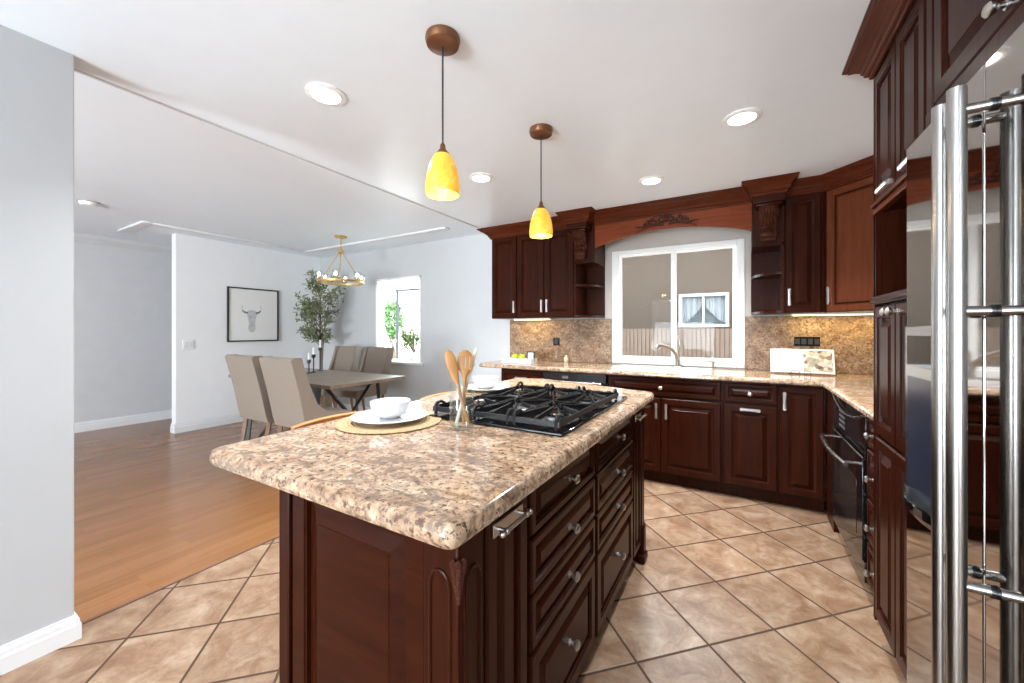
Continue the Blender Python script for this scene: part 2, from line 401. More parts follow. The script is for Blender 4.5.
for x0, x1, z0, z1 in [(XH, -3.75, 0, 2.5), (-3.75, -2.5, 0, .2), (-3.75, -2.5, 2.2, 2.5), (-2.5, -2.28, 0, 2.5), (-2.28, -.55, 2.2, 2.5), (-.55, XE+.1, 0, 2.5), (-2.28, -.55, 0, .1)]:
    mb.box(x0, x1, YS-.12, YS, z0, z1)
struct(mb, 'wall_south', WALLM)
mb = MB()   # frames of unseen windows, made up to let the fill light in
for x0, x1 in [(-3.75, -3.68), (-2.57, -2.5)]: mb.box(x0, x1, YS-.1, YS-.04, .2, 2.2)
mb.box(-3.75, -2.5, YS-.1, YS-.04, .2, .27); mb.box(-3.75, -2.5, YS-.1, YS-.04, 2.13, 2.2)
struct(mb, 'window_added_west', VINYL)
mb = MB()
for x0, x1 in [(-2.28, -2.21), (-1.45, -1.38), (-.62, -.55)]: mb.box(x0, x1, YS-.1, YS-.04, .1, 2.2)
mb.box(-2.28, -.55, YS-.1, YS-.04, .1, .18); mb.box(-2.28, -.55, YS-.1, YS-.04, 2.12, 2.2)
struct(mb, 'window_added_east', VINYL)  # second made-up opening, for the ceiling fill lamp
struct(MB().prism([(XH, 2.345), (XH+.012, 2.345), (XH+.03, 2.37), (XH+.06, 2.40), (XH+.08, ZD), (XH, ZD)], YS, YW, 'y'), 'trim_hall_cove', plain('grey cove paint', (0.62, 0.625, 0.63), 0.55, var=0.01))
# baseboards with a stepped profile
def baseboard(name, p, q, side, h=.115, m=TRIM):
    p, q = Vector((*p, 0)), Vector((*q, 0)); d = (q-p).normalized(); nrm = Vector((-d.y, d.x, 0))*side
    prof = [(0, 0), (.017, 0), (.017, h*.62), (.012, h*.66), (.012, h*.84), (.006, h*.9), (.006, h), (0, h)]
    struct(MB().rings([[e+nrm*a+Vector((0, 0, b)) for a, b in prof] for e in (p, q)]), name, m)
baseboard('baseboard_stub', (XS, YS), (XS, .47), -1, .098)
baseboard('baseboard_stub_end', (XS-.12, .47), (XS+.017, .47), 1, .098)
baseboard('baseboard_west', (XA, 2.04-.017), (XA, YW), -1)
baseboard('baseboard_west_end', (XA, 2.04), (XA-.12, 2.04), 1)
baseboard('baseboard_hall', (XH, YS), (XH, YW), -1, .125)
baseboard('baseboard_north', (XA, YW), (-2.15, YW), -1)
# flat moulding around the dining ceiling
def moulding(name, pts, wd=.085):
    mb = MB()
    for (x0, y0), (x1, y1) in zip(pts[:-1], pts[1:]):
        if abs(x1-x0) > abs(y1-y0): mb.box(min(x0, x1)-wd/2, max(x0, x1)+wd/2, y0-wd/2, y0+wd/2, ZD-.022, ZD+.001, .008)
        else: mb.box(x0-wd/2, x0+wd/2, min(y0, y1)+wd/2, max(y0, y1)-wd/2, ZD-.022, ZD+.001, .008)
    struct(mb, name, TRIM, smooth=True)
moulding('trim_ceiling_frame', [(-2.95, 3.50), (-5.6, 3.50), (-5.6, 1.66), (-6.3, 1.66)])

# taupe plaster around the kitchen window
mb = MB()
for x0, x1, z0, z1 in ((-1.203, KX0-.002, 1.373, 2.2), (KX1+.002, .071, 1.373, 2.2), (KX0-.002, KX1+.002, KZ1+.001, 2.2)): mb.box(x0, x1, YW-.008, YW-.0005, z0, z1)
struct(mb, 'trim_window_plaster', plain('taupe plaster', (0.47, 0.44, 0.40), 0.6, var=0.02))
# ------------------------------------------------------------------ kitchen window
win = thing('window', 'white sliding kitchen window above the sink', 'window', (0, 0, 0)); win.name = 'window_1'
for k in ('label', 'category'): del win[k]
win['kind'] = 'structure'
mb = MB(); y0, y1 = YW-.014, YW+.06
fw = .062
mb.box(KX0, KX0+fw, y0, y1, KZ0, KZ1, .006); mb.box(KX1-fw, KX1, y0, y1, KZ0, KZ1, .006)
mb.box(KX0+fw, KX1-fw, y0, y1, KZ1-.045, KZ1, .006); mb.box(KX0+fw, KX1-fw, y0, y1, KZ0, KZ0+.055, .006)
mb.build('window_frame', VINYL, win)
xm = -.556
for i, (a, b, yy) in enumerate([(KX0+fw, xm+.028, YW+.012), (xm-.022, KX1-fw, YW+.036)]):
    mb = MB(); s = .033; z0, z1 = KZ0+.055, KZ1-.045
    mb.box(a, a+s, yy, yy+.022, z0, z1, .004); mb.box(b-s, b, yy, yy+.022, z0, z1, .004)
    mb.box(a+s, b-s, yy, yy+.022, z0, z0+s*.6, .004); mb.box(a+s, b-s, yy, yy+.022, z1-s*.6, z1, .004)
    sash = mb.build('sash', VINYL, win)
    MB().box(a+s, b-s, yy+.009, yy+.013, z0+s*.6, z1-s*.6).build('window_pane', PANE, sash, False)
MB().box(KX0, KX1, YW+.045, YW+T, KZ0-.005, KZ0+.002).build('window_ledge', VINYL, win)

# ------------------------------------------------------------------ dining garden window
win = thing('window', 'x x x x', 'x'); win.name = 'window_2'
for k in ('label', 'category'): del win[k]
win['kind'] = 'structure'
mb = MB(); YB = 4.36; ZB = 1.89
mb.box(DX0, DX0+.03, YW-.005, YW+T, DZ0, DZ1, .003); mb.box(DX1-.03, DX1, YW-.005, YW+T, DZ0, DZ1, .003); mb.box(DX0, DX1, YW-.005, YW+T, DZ1-.03, DZ1, .003)
mb.build('window_frame', VINYL, win)
GREYF = plain('aluminium window frame', (0.13, 0.135, 0.14), 0.35, var=0.03)
mb = MB()
for x in (DX0, DX1-.035): mb.box(x, x+.035, YB-.035, YB, DZ0, ZB, .004)
mb.box(DX0, DX1, YB-.035, YB, ZB-.035, ZB, .004)
for x in (DX0+.017, DX1-.017): mb.tube([(x, YW+T, DZ1-.03), (x, YB-.02, ZB-.01)], .014, 6)
mb.build('bay_frame', GREYF, win)
MB().box(DX0, DX1, YW+T, YB, DZ0-.05, DZ0).build('bay_shelf', VINYL, win)
mb = MB(); mb.box(DX0+.035, DX1-.035, YB-.02, YB-.015, DZ0, ZB-.035)
mb.box(DX0+.015, DX0+.02, YW+T, YB-.035, DZ0, ZB-.03); mb.box(DX1-.02, DX1-.015, YW+T, YB-.035, DZ0, ZB-.03)
mb.build('window_pane', PANE, win, False)
MB().box(DX0-.03, DX1+.06, YW-.05, YW+T, DZ0-.03, DZ0+.002, .006).build('window_sill', TRIM, win)

# ------------------------------------------------------------------ hardware
def pull_mesh():
    mb = MB(); n = 13
    mb.rings([[(x*wd, y, z) for x, y in ((-1, 0), (-.7, -.010), (.7, -.010), (1, 0))] for z, wd in [(-.064, .008), (-.058, .013), (-.035, .012), (0, .0105), (.035, .012), (.058, .013), (.064, .008)]])
    for k in range(n):
        z = -.05+.1*k/(n-1); mb.ball((0, -.011, z), .0055, 1, (1.7, .8, .8))
    return mesh_of(mb, NICK)
def knob_mesh():
    mb = MB(); mb.lathe([(.006, 0), (.006, .012), (.010, .016), (.0145, .022), (.0145, .027), (.010, .032), (.002, .034)], n=16, axis='y', sx=1.15, sy=1)
    mb.lathe([(.010, -.001), (.010, .003), (.007, .004)], n=14, axis='y'); return mesh_of(mb, NICK)
def bar_mesh():
    mb = MB(); mb.tube([(0, -.024, -.06), (0, -.024, .06)], .0055, 10)
    for z in (-.046, .046): mb.tube([(0, 0, z), (0, -.024, z)], .0045, 8)
    for z in (-.062, .062, -.046, .046): mb.ball((0, -.024, z), .008, 2)
    mb.box(-.015, .015, -.004, 0, -.066, .066, .002); return mesh_of(mb, NICK)
PULL, KNOB, BAR = pull_mesh(), knob_mesh(), bar_mesh()

def front(root, name, x0, x1, z0, z1, hw=None, hx=None, hz=None, horiz=False, fr=.055, slope=.03, m=CH, y=0.0, deep=.014, arch=False):
    o = MB().panel(x0, x1, z0, z1, fr, slope, y=y, deep=deep).build(name, m, root, ang=20)
    if hw:
        nm = {'pull': 'pull_handle', 'knob': 'knob', 'bar': 'bar_handle'}[hw]
        me = {'pull': PULL, 'knob': KNOB, 'bar': BAR}[hw]
        at(nm, me, o, (hx, y, hz), (0, PI/2, 0) if horiz else None)
    return o

def carcass(root, x0, x1, d, z0, z1, toe=0, y=.021, m=CH):
    mb = MB().box(x0, x1, y, d, z0, z1, .001, 1)
    o = mb.build('carcass', m, root, False)
    if toe: MB().box(x0, x1, y+toe, d, 0.0, z0-.0005).build('toe_kick', m, root, False)
    return o
def crown_prof(proj, h, z):
    return [(0, z-h), (.009, z-h), (.012, z-h*.93), (.012, z-h*.84), (.020, z-h*.82), (.026, z-h*.74), (.026, z-h*.66), (.032, z-h*.62), (proj*.42, z-h*.48), (proj*.58, z-h*.36), (proj*.80, z-h*.25), (proj*.80, z-h*.19), (proj*.87, z-h*.17), (proj*.95, z-h*.10), (proj, z-h*.08), (proj, z), (0, z)]
def crown(root, path, proj, h, z, name='crown_molding', m=None):
    """path: local (x,y) points, moulding projects to the right of the walking direction"""
    P = [Vector((*p, 0)) for p in path]; rings = []
    for i, p in enumerate(P):
        ns = []
        if i > 0: d = (P[i]-P[i-1]).normalized(); ns.append(Vector((d.y, -d.x, 0)))
        if i < len(P)-1: d = (P[i+1]-P[i]).normalized(); ns.append(Vector((d.y, -d.x, 0)))
        nn = sum(ns, Vector())/len(ns); nn = nn/nn.length_squared
        rings.append([(p.x+nn.x*a, p.y+nn.y*a, b) for a, b in crown_prof(proj, h, z)])
    return MB().rings(rings).build(name, m or CROWN, root, ang=14)

# ------------------------------------------------------------------ island
IX = -.465   # face of the drawers
isl = thing('island_cabinet', 'dark cherry kitchen island base with eight drawers and carved corner posts', 'kitchen island', (-.76, 1.45, 0))
def L2(mb): return mb.move((.76, -1.45, 0))
Y0, Y1, XL = .60, 2.25, -1.045
L2(MB().box(XL+.02, IX-.022, Y0+.02, Y1-.06, .10, .866)).build('carcass', CH, isl, False)
L2(MB().box(XL+.06, IX-.045, Y0+.06, Y1-.10, 0, .0995)).build('toe_kick', CH, isl, False)
L2(MB().box(XL-.002, IX-.02, Y0+.012, Y0+.055, 0, .10, .006)).build('plinth', CH, isl)
# near end panel
mb = MB().panel(XL+.008, IX-.096, .10, .866, .062, .05, y=Y0+.004, deep=.017); L2(mb).build('end_panel', CHX, isl, ang=20)
# corner posts, canted square with moulded arch and carved leaf
def post(x0, x1, y0, y1, faces):
    mb = MB().box(x0, x1, y0, y1, 0.0, .867, .006)
    for f in faces:
        # raised arched bead on the face
        if f == 'n': c, u = ((x0+x1)/2+.0, y0), 'x'
        else: c, u = (x1, (y0+y1)/2), 'y'
        hw = (x1-x0)*.28 if u == 'x' else (y1-y0)*.28
        pts = [(-hw, .03), (-hw, .74)]+[(-hw*math.cos(a), .74+.035*math.sin(a)) for a in [PI*k/8 for k in range(1, 8)]]+[(hw, .74), (hw, .03)]
        path = [(c[0]+p, c[1], q) if u == 'x' else (c[0], c[1]+p, q) for p, q in pts]
        mb.tube(path, .0045, 8)
    return L2(mb)
p1 = post(IX-.095, IX-.004, Y0-.004, Y0+.085, 'ne'); p1 = p1.build('corner_post', CH, isl)
def carving(x, y, z, s=1.0, nrm=(1, -1)):
    mb = MB(); rnd = random.Random(3)
    for k in range(9):
        t = k/8; rr = .017*s*(1-t*.75)
        for sg in (-1, 1):
            mb.ball((x+nrm[1]*sg*rr*.55*-1, y+sg*rr*.55*nrm[0], z-.085*s*t), .010*s*(1-.5*t), 1, (1, 1, 1.5))
        mb.ball((x+nrm[0]*.004, y+nrm[1]*.004, z-.095*s*t), .010*s*(1-.5*t), 1, (1, 1, 1.4))
    return mb
L2(carving(IX-.004, Y0-.004, .80, .75)).build('carved_leaf', CARVE, p1)
p2 = post(XL-.045, XL+.004, Y0-.002, Y0+.06, '').build('corner_post', CH, isl)
mb = MB()
for k in range(7): mb.ball((XL-.054, Y0+.035, .795-.012*k), .017-.0015*k, 1, (.8, 1, 1))
L2(mb).build('carved_leaf', CARVE, p2)
p3 = L2(MB().box(IX-.09, IX+.004, Y1-.085, Y1-.02, .0, .867, .006).box(IX-.02, IX+.022, Y1-.10, Y1-.012, 0, .045, .01).box(IX-.01, IX+.014, Y1-.08, Y1-.02, .045, .20, .012)).build('corner_post', CH, isl)
# right hand face: local frame of fronts rotated to face +x
def face_east(name, y0, y1, z0, z1, **k):
    hw = k.pop('hw', None); hy = k.pop('hy', 0); hz = k.pop('hz', 0); horiz = k.pop('horiz', False)
    mb = MB().panel(y0, y1, z0, z1, y=0, **k)
    for v in mb.bm.verts: v.co = Vector((IX-v.co.y, v.co.x, v.co.z))
    o = L2(mb).build(name, CHX if name == 'drawer' else CH, isl, ang=20)
    if hw:
        me = {'pull': PULL, 'knob': KNOB, 'bar': BAR}[hw]
        at({'pull': 'pull_handle', 'knob': 'knob', 'bar': 'bar_handle'}[hw], me, o, (IX+.76, hy-1.45, hz), (0, PI/2, PI/2) if horiz else (0, 0, PI/2))
    return o
face_east('door', .69, .872, .10, .862, fr=.045, slope=.022, hw='bar', hy=.775, hz=.812, horiz=True)
zs = [(.715, .862), (.565, .705), (.415, .555), (.10, .405)]
for (ya, yb) in ((.895, 1.402), (1.425, 1.985)):
    for i, (za, zb) in enumerate(zs):
        face_east('drawer', ya, yb, za, zb, fr=.030 if i < 3 else .05, slope=.02 if i < 3 else .03, deep=.013, hw='knob', hy=(ya+yb)/2+.0, hz=(za+zb)/2+(.0 if i < 3 else .02))
face_east('door', 2.005, Y1-.09, .10, .862, fr=.035, slope=.02, hw='bar', hy=2.09, hz=.80, horiz=True)

def offset_poly(poly, d):
    n = len(poly); out = []
    A = sum(poly[i][0]*poly[(i+1) % n][1]-poly[(i+1) % n][0]*poly[i][1] for i in range(n))
    sg = 1 if A > 0 else -1
    for i in range(n):
        p, q, r = Vector(poly[i-1]), Vector(poly[i]), Vector(poly[(i+1) % n])
        e1, e2 = (q-p).normalized(), (r-q).normalized()
        n1, n2 = Vector((-e1.y, e1.x))*sg, Vector((-e2.y, e2.x))*sg
        m = (n1+n2); m = m/max(m.length_squared/2, .3)
        out.append((q.x+m.x*d, q.y+m.y*d))
    return out
def round_poly(poly, rad, seg=6):
    out = []
    n = len(poly)
    for i in range(n):
        p, q, r = Vector(poly[i-1]), Vector(poly[i]), Vector(poly[(i+1) % n]); R = rad[i]
        if R <= 0: out.append(tuple(q)); continue
        a = q+(p-q).normalized()*R; b = q+(r-q).normalized()*R
        for k in range(seg+1):
            t = k/seg; out.append(tuple(a*(1-t)**2+q*2*t*(1-t)+b*t*t))
    return out
def slab(poly, z0, z1, hole=None):
    h = z1-z0; mb = MB()
    prof = [(.014, 0), (.004, .10), (.0, .32), (.001, .62), (.005, .84), (.012, .95), (.022, 1.0)]
    rings = [[(x, y, z0+h*b) for x, y in offset_poly(poly, a)] for a, b in prof]
    if not hole: return mb.rings(rings)
    mb.rings(rings, cap0=True, cap1=False)
    bm = mb.bm; bm.verts.ensure_lookup_table()
    top = [v for v in bm.verts if abs(v.co.z-z1) < 1e-6]
    es = [e for e in bm.edges if e.verts[0] in top and e.verts[1] in top]
    hv = [bm.verts.new((x, y, z1)) for x, y in hole]; lv = [bm.verts.new((x, y, z0+.002)) for x, y in hole]
    for i in range(len(hv)):
        j = (i+1) % len(hv); es.append(bm.edges.new((hv[i], hv[j]))); bm.faces.new((hv[i], hv[j], lv[j], lv[i]))
    bmesh.ops.triangle_fill(bm, edges=es, use_beauty=True)
    return mb
ip = round_poly([(-.418, .515), (-.405, 2.245), (-1.235, 2.505), (-1.395, 2.42), (-1.385, 1.75), (-1.335, .90), (-1.318, .515)], [.03, .04, .12, .07, 0, 0, .05])
iw = slab(ip, .869, ZT).build('granite_worktop', GR, None, ang=50)
tag(iw, 'thick tan granite worktop with rounded edges on the kitchen island', 'worktop')

# ------------------------------------------------------------------ cooktop
ct = thing('gas_cooktop', 'black gas cooktop with cast iron grates set in the island granite', 'cooktop', (-.765, 1.53, ZT+.001))
MB().box(-.275, .283, -.395, .425, 0, .010, .004).build('cooktop_tray', BLKGL, ct)
burn = [(-.175, -.2, .05), (.175, -.2, .056), (.0, -.03, .064), (-.175, .142, .054), (.175, .142, .05)]
for x, y, r in burn:
    o = MB().lathe([(r*1.5, .010), (r*1.45, .013), (r*1.05, .014), (r, .024), (r*.6, .026)], (x, y, 0), 24).build('burner', plain('burner metal', (0.22, 0.22, 0.22), 0.35, 0.8), ct)
    MB().lathe([(r*.86, .026), (r*.88, .032), (r*.7, .036), (r*.1, .037)], (x, y, 0), 24).build('burner_cap', BLACK, o)
for x0, x1 in ((-.265, -.0855), (-.0835, .0835), (.0855, .265)):
    mb = MB(); ya, yb = -.375, .315
    def bar(x0_, y0_, x1_, y1_, wd=.011, za=.036, zb=.050, zl=None, zm=None):
        d = Vector((x1_-x0_, y1_-y0_, 0)); n_ = Vector((-d.y, d.x, 0)).normalized()*wd/2
        a, b = Vector((x0_, y0_, 0)), Vector((x1_, y1_, 0)); za2, zb2 = (za, zb) if zl is None else (zl, zm)
        Z = lambda h: Vector((0, 0, h))
        mb.rings([[a+n_+Z(za), b+n_+Z(za2), b-n_+Z(za2), a-n_+Z(za)], [a+n_*.6+Z(zb), b+n_*.6+Z(zb2), b-n_*.6+Z(zb2), a-n_*.6+Z(zb)]])
    for (p, q, r, s_) in [(x0, ya, x1, ya), (x0, yb, x1, yb), (x0+.006, ya, x0+.006, yb), (x1-.006, ya, x1-.006, yb), (x0, -.03, x1, -.03)]: bar(p, q, r, s_, .010, .024, .042)
    cx = (x0+x1)/2
    for cy, hh in ((-.2, .165), (.142, .165)):
        for sx in (-1, 1):
            for sy in (-1, 1): bar(cx+sx*((x1-x0)/2-.006), cy+sy*hh*.92, cx+sx*.018, cy+sy*.026, .007, .030, .046, .044, .058)
            bar(cx+sx*((x1-x0)/2-.006), cy, cx+sx*.03, cy, .009, .030, .046, .044, .058)
        bar(cx, cy-hh, cx, cy-.035, .009, .030, .046, .044, .058); bar(cx, cy+hh, cx, cy+.035, .009, .030, .046, .044, .058)
    for x in (x0+.012, x1-.012):   # arched lugs at the corners
        for y, sg in ((ya, 1), (yb, -1)):
            mb.tube([(x, y, .012), (x, y, .046), (x, y+sg*.010, .056), (x, y+sg*.03, .058), (x, y+sg*.055, .046)], [.007, .007, .0068, .006, .005], 8)
    mb.build('grate', IRON, ct)
for k in range(5):
    y = .345; x = -.2+.1*k
    MB().lathe([(.017, .010), (.017, .014), (.014, .016), (.013, .032), (.010, .035)], (x, y+.035, 0), 18).build('control_knob', BLACK, ct)

# ------------------------------------------------------------------ settings on the island
def place_setting(cx, cy, mr, which):
    z = ZT+.0008
    m = MB().lathe([(mr-.004, 0), (mr, .003), (mr-.003, .006), (mr*.5, .0065), (.001, .0065)], n=56).build('placemat', MATW, None, loc=(cx, cy, z))
    tag(m, 'round woven seagrass placemat '+which, 'placemat', 'round placemats')
    p = MB().lathe([(.07, 0), (.075, .004), (.105, .010), (.135, .015), (.137, .018), (.130, .018), (.10, .0135), (.06, .009), (.001, .009)], n=56).build('dinner_plate', CER, None, loc=(cx, cy, z+.0072))
    tag(p, 'flat white dinner plate '+which, 'plate', 'white dinner plates')
    b = MB().lathe([(.036, 0), (.040, .004), (.058, .014), (.067, .032), (.071, .056), (.0715, .060), (.068, .060), (.063, .034), (.052, .016), (.001, .010)], n=48).build('cereal_bowl', CER, None, loc=(cx, cy, z+.0168))
    tag(b, 'white bowl '+which, 'bowl', 'white bowls')
place_setting(-1.115, 1.015, .187, 'at the near end of the island, left of the utensil glass')
place_setting(-1.225, 1.80, .150, 'at the far end of the island, behind the utensil glass')

gx, gy = -.822, 1.064
g = MB().lathe([(.036, 0), (.041, .002), (.042, .006), (.042, .158), (.041, .160), (.0395, .158), (.0385, .012), (.001, .010)], n=36).build('utensil_glass', CLEAR, None, loc=(gx, gy, ZT+.001))
tag(g, 'clear glass cylinder holding wooden utensils beside the cooktop', 'utensil holder')
# camera-right direction on the island, used to lay the utensils roughly as seen
rd = Vector((math.cos(YAW), math.sin(YAW), 0)); fd = Vector((-math.sin(YAW), math.cos(YAW), 0))
def utensil(name, label, base, top, hw, hl, slots, mt):
    b = Vector((gx, gy, ZT+.0135))+rd*base[0]+fd*base[1]; t = Vector((gx, gy, ZT))+rd*top[0]+fd*top[1]+Vector((0, 0, top[2]))
    d = t-b; ln = d.length; mb = MB()
    prof = [(0, .0055, .004), (ln*.25, .006, .004), (ln-hl, .0065, .0045), (ln-hl*.85, .010, .004), (ln-hl*.65, hw*.80, .0035), (ln-hl*.4, hw, .003), (ln-hl*.2, hw*.95, .003), (ln-hl*.06, hw*.66, .003), (ln, hw*.2, .0025)]
    def ring(z, a, c, x=0): return [(x+a*math.cos(2*PI*k/12), c*math.sin(2*PI*k/12), z) for k in range(12)]
    if not slots: mb.rings([ring(*p) for p in prof])
    else:
        zc = ln-hl*.66
        mb.rings([ring(*p) for p in prof[:5]])
        gap = hw*.17; pr = hw*.30
        for i in (-1.5, -.5, .5, 1.5):
            x = i*(hw*.5); top_ = ln-hl*.2
            mb.box(x-hw*.19, x+hw*.19, -.003, .003, zc-.004, top_)
        mb.rings([ring(ln-hl*.24, hw*.94, .003), ring(ln-hl*.1, hw*.72, .003), ring(ln, hw*.25, .0025)])
    q = d.to_track_quat('Z', 'Y')
    # turn the blade to face across the view
    xa = q @ Vector((1, 0, 0)); want = (rd-d.normalized()*rd.dot(d.normalized())).normalized()
    ang = math.atan2((xa.cross(want)).dot(d.normalized()), xa.dot(want))
    M = (Matrix.Rotation(ang, 3, d.normalized()) @ q.to_matrix()).to_4x4()
    bmesh.ops.transform(mb.bm, matrix=M, verts=mb.bm.verts)
    o = mb.build(name, mt, None, loc=tuple(b)); tag(o, label, 'utensil', 'kitchen utensils in the glass'); return o
utensil('wooden_spoon', 'plain bamboo spoon leaning left in the utensil glass', (.024, -.004, 0), (-.050, .006, .268), .019, .13, False, BAM)
utensil('slotted_turner', 'bamboo turner with three slots standing in the utensil glass', (.004, .012, 0), (.010, .016, .268), .028, .10, True, BAM)
utensil('white_spatula', 'thin pale spatula leaning right in the utensil glass', (-.022, .022, 0), (.047, .032, .275), .006, .07, False, plain('pale wood', (0.72, 0.66, 0.55), 0.5))

# ------------------------------------------------------------------ bar stools tucked under the island
def stool(cy, which, x=-1.46):
    t = thing('bar_stool', 'amber wooden bar stool tucked under the island, '+which, 'stool', (x, cy, 0), 0, 'bar stools at the island')
    MB().box(.02, .37, -.165, .165, .60, .635, .012).build('seat', STW, t)
    for sx, sy in ((.05, -.14), (.05, .14), (.34, -.14), (.34, .14)):
        MB().tube([(sx, sy, 0), (sx, sy, .60)], [.016, .02], 8).build('leg', STW, t)
    for z, xx in ((.2, .05), (.33, .34)): MB().tube([(xx, -.14, z), (xx, .14, z)], .010, 6).build('stretcher', STW, t)
    for sy in (-.13, .13): MB().tube([(.05, sy, .63), (.02, sy, .86)], .014, 8).build('back_post', STW, t)
    rings = []
    for k in range(9):
        a = (k/8-.5); y = a*.36; xx = .0+.045*(a*2)**2
        rings.append([(xx, y, .84), (xx+.02, y, .84), (xx+.024, y, .897), (xx+.004, y, .900)])
    MB().rings(rings).build('back_rail', STW, t)
stool(1.00, 'nearest the camera'); stool(1.655, 'farther along behind the utensil glass')

# ------------------------------------------------------------------ worktop along the window wall and right run
SX0, SX1, SY0, SY1 = -.985, -.235, 3.44, 3.83
wp = round_poly([(-2.39, YC), (XR, YC), (XR, 2.105), (XE-.004, 2.105), (XE-.004, YW-.004), (-2.39, YW-.004)], [.16, .025, .0, 0, 0, .03])
ww = slab(wp, .875, ZT, hole=[(SX0, SY0), (SX1, SY0), (SX1, SY1), (SX0, SY1)]).build('granite_counter', GR, None, ang=50)
tag(ww, 'brown granite counter running under the window and turning to the right wall', 'worktop')
sk = thing('kitchen_sink', 'white undermount sink below the kitchen window', 'sink', (-.61, 3.635, .70))
mb = MB(); bx0, bx1, by0, by1 = -.372, .372, -.192, .192
mb.rings([[(x*s, y*s, z) for x, y in ((bx0, by0), (bx1, by0), (bx1, by1), (bx0, by1))] for s, z in ((1.05, .2155), (1.05, .219), (.985, .219), (.98, .20), (.96, .05), (.90, .01), (.85, .004))], cap0=False)
mb.build('basin', CER, sk)
MB().box(-.012, .012, -.18, .185, .006, .13, .008).build('divider', CER, sk)
# backsplash slabs
for nm, x0, x1, lb in (('backsplash', -2.33, KX0-.002, 'brown granite backsplash left of the kitchen window'), ('backsplash', KX1+.002, XE-.022, 'brown granite backsplash right of the kitchen window')):
    tag(struct_ := MB().box(x0, x1, YW-.022, YW-.001, ZT+.0008, 1.372, .003).build(nm, GRS), lb, 'backsplash', 'granite backsplashes')
tag(MB().box(XE-.021, XE-.001, 2.106, YW-.001, ZT+.0008, 1.372, .003).build('backsplash', GRS), 'brown granite backsplash on the right wall by the oven counter', 'backsplash', 'granite backsplashes')

# ------------------------------------------------------------------ base cabinets on the window wall; fronts at YF
YF = 3.325
def base(name, label, x0, x1, zt=.874):
    t = thing(name, label, 'cabinet', (x0, YF, 0), 0, 'base cabinets')
    carcass(t, 0, x1-x0, .60, .095, zt, toe=.06); return t
t = base('base_cabinet', 'narrow cherry drawer cabinet at the left end of the window counter', -2.085, -1.618)
wd = .467; front(t, 'drawer', .008, wd-.006, .725, .862, 'pull', wd/2, .79, True, fr=.03, slope=.02, m=CHX)
front(t, 'door', .008, wd-.006, .11, .71, 'pull', wd-.05, .64)
# dishwasher
dw = thing('dishwasher', 'black built-in dishwasher with steel bar handle under the counter', 'dishwasher', (-1.614, YF, 0))
MB().box(.003, .609, .02, .59, .10, .872).build('tub', BLACK, dw, False)
MB().box(.004, .608, -.012, .0195, .11, .775, .006).build('door', BLKGL, dw)
cp = MB().box(.004, .608, -.008, .0195, .782, .868, .006).build('control_panel', BLACK, dw)
MB().box(.20, .26, -.010, -.0085, .815, .84, .0004).build('display', PLAST, cp)
MB().tube([(.03, -.04, .79), (.575, -.04, .79)], .009, 10).tube([(.05, -.04, .79), (.05, -.01, .79)], .007, 8).tube([(.555, -.04, .79), (.555, -.01, .79)], .007, 8).build('bar_handle', STEEL, dw)
MB().box(.003, .609, .07, .59, 0, .099).build('toe_kick', BLACK, dw, False)
t = base('sink_cabinet', 'wide cherry sink cabinet with false drawer front below the window', -.998, -.122, .695)
wd = .876
MB().box(0, wd, .0215, .06, .696, .874).build('apron', CH, t, False)
front(t, 'drawer_front', .012, wd-.012, .722, .862, 'knob', wd/2, .79, fr=.032, slope=.02, m=CHX)
front(t, 'door', .012, wd/2-.003, .11, .705, 'pull', wd/2-.035, .60)
front(t, 'door', wd/2+.003, wd-.012, .11, .705, 'pull', wd/2+.04, .60)
t = base('base_cabinet', 'cherry cabinet with small drawer over a pull-out bin door', -.12, .228)
wd = .348
front(t, 'drawer', .010, wd-.010, .722, .862, 'knob', wd/2, .79, fr=.034, slope=.02, m=CHX)
front(t, 'bin_door', .010, wd-.010, .11, .705, 'pull', wd/2, .672, True)
t = base('base_cabinet', 'tall-door cherry cabinet in the inner corner beside the oven', .23, .4905)
wd = .2595
front(t, 'door', .008, wd-.012, .11, .862, 'pull', .03, .755, fr=.05)

# ------------------------------------------------------------------ right run facing -x : local x runs toward the camera
RZ = -PI/2
XF = .492
def east(name, label, cat, y_far, xf=XF, group=None): return thing(name, label, cat, (xf, y_far, 0), RZ, group)
ov = east('built_in_oven', 'black under-counter oven with bowed steel handle on the right run', 'oven', 3.10)
WO = .735
MB().box(0, WO, .022, .585, .085, .872).build('oven_body', BLACK, ov, False)
MB().box(.006, WO-.006, 0, .0215, .665, .862, .0015).build('control_panel', BLKGL, ov)
mb = MB()
for r in range(4):
    for c in range(5): mb.box(.18+c*.028, .196+c*.028, -.002, -.0003, .70+r*.028, .716+r*.028, .0005)
b_ = mb.build('button_pad', PLAST, ov)
dr = MB().box(.006, WO-.006, -.012, .0215, .19, .655, .002).build('oven_door', BLKGL, ov)
MB().box(.11, WO-.11, -.0135, -.0125, .27, .53, .0003).build('oven_window', plain('smoked oven glass', (0.03, 0.025, 0.022), 0.05), dr)
def bowed(z, bow, y0, r, n=13, x0=.05, x1=WO-.05, dz=0):
    return [(x0+(x1-x0)*k/(n-1), y0-bow*(1-(2*k/(n-1)-1)**2), z-dz*(1-(2*k/(n-1)-1)**2)) for k in range(n)]
h_ = MB().tube(bowed(.61, .022, -.062, 0), .011, 12).build('bowed_handle', STEEL, dr)
for x in (.09, WO-.09): MB().tube([(x, -.01, .615), (x, -.066, .612)], .007, 8).build('handle_post', STEEL, h_)
MB().tube(bowed(.855, .004, -.004, 0, x0=.02, x1=WO-.02, dz=.055), .005, 8).build('steel_trim', STEEL, ov)
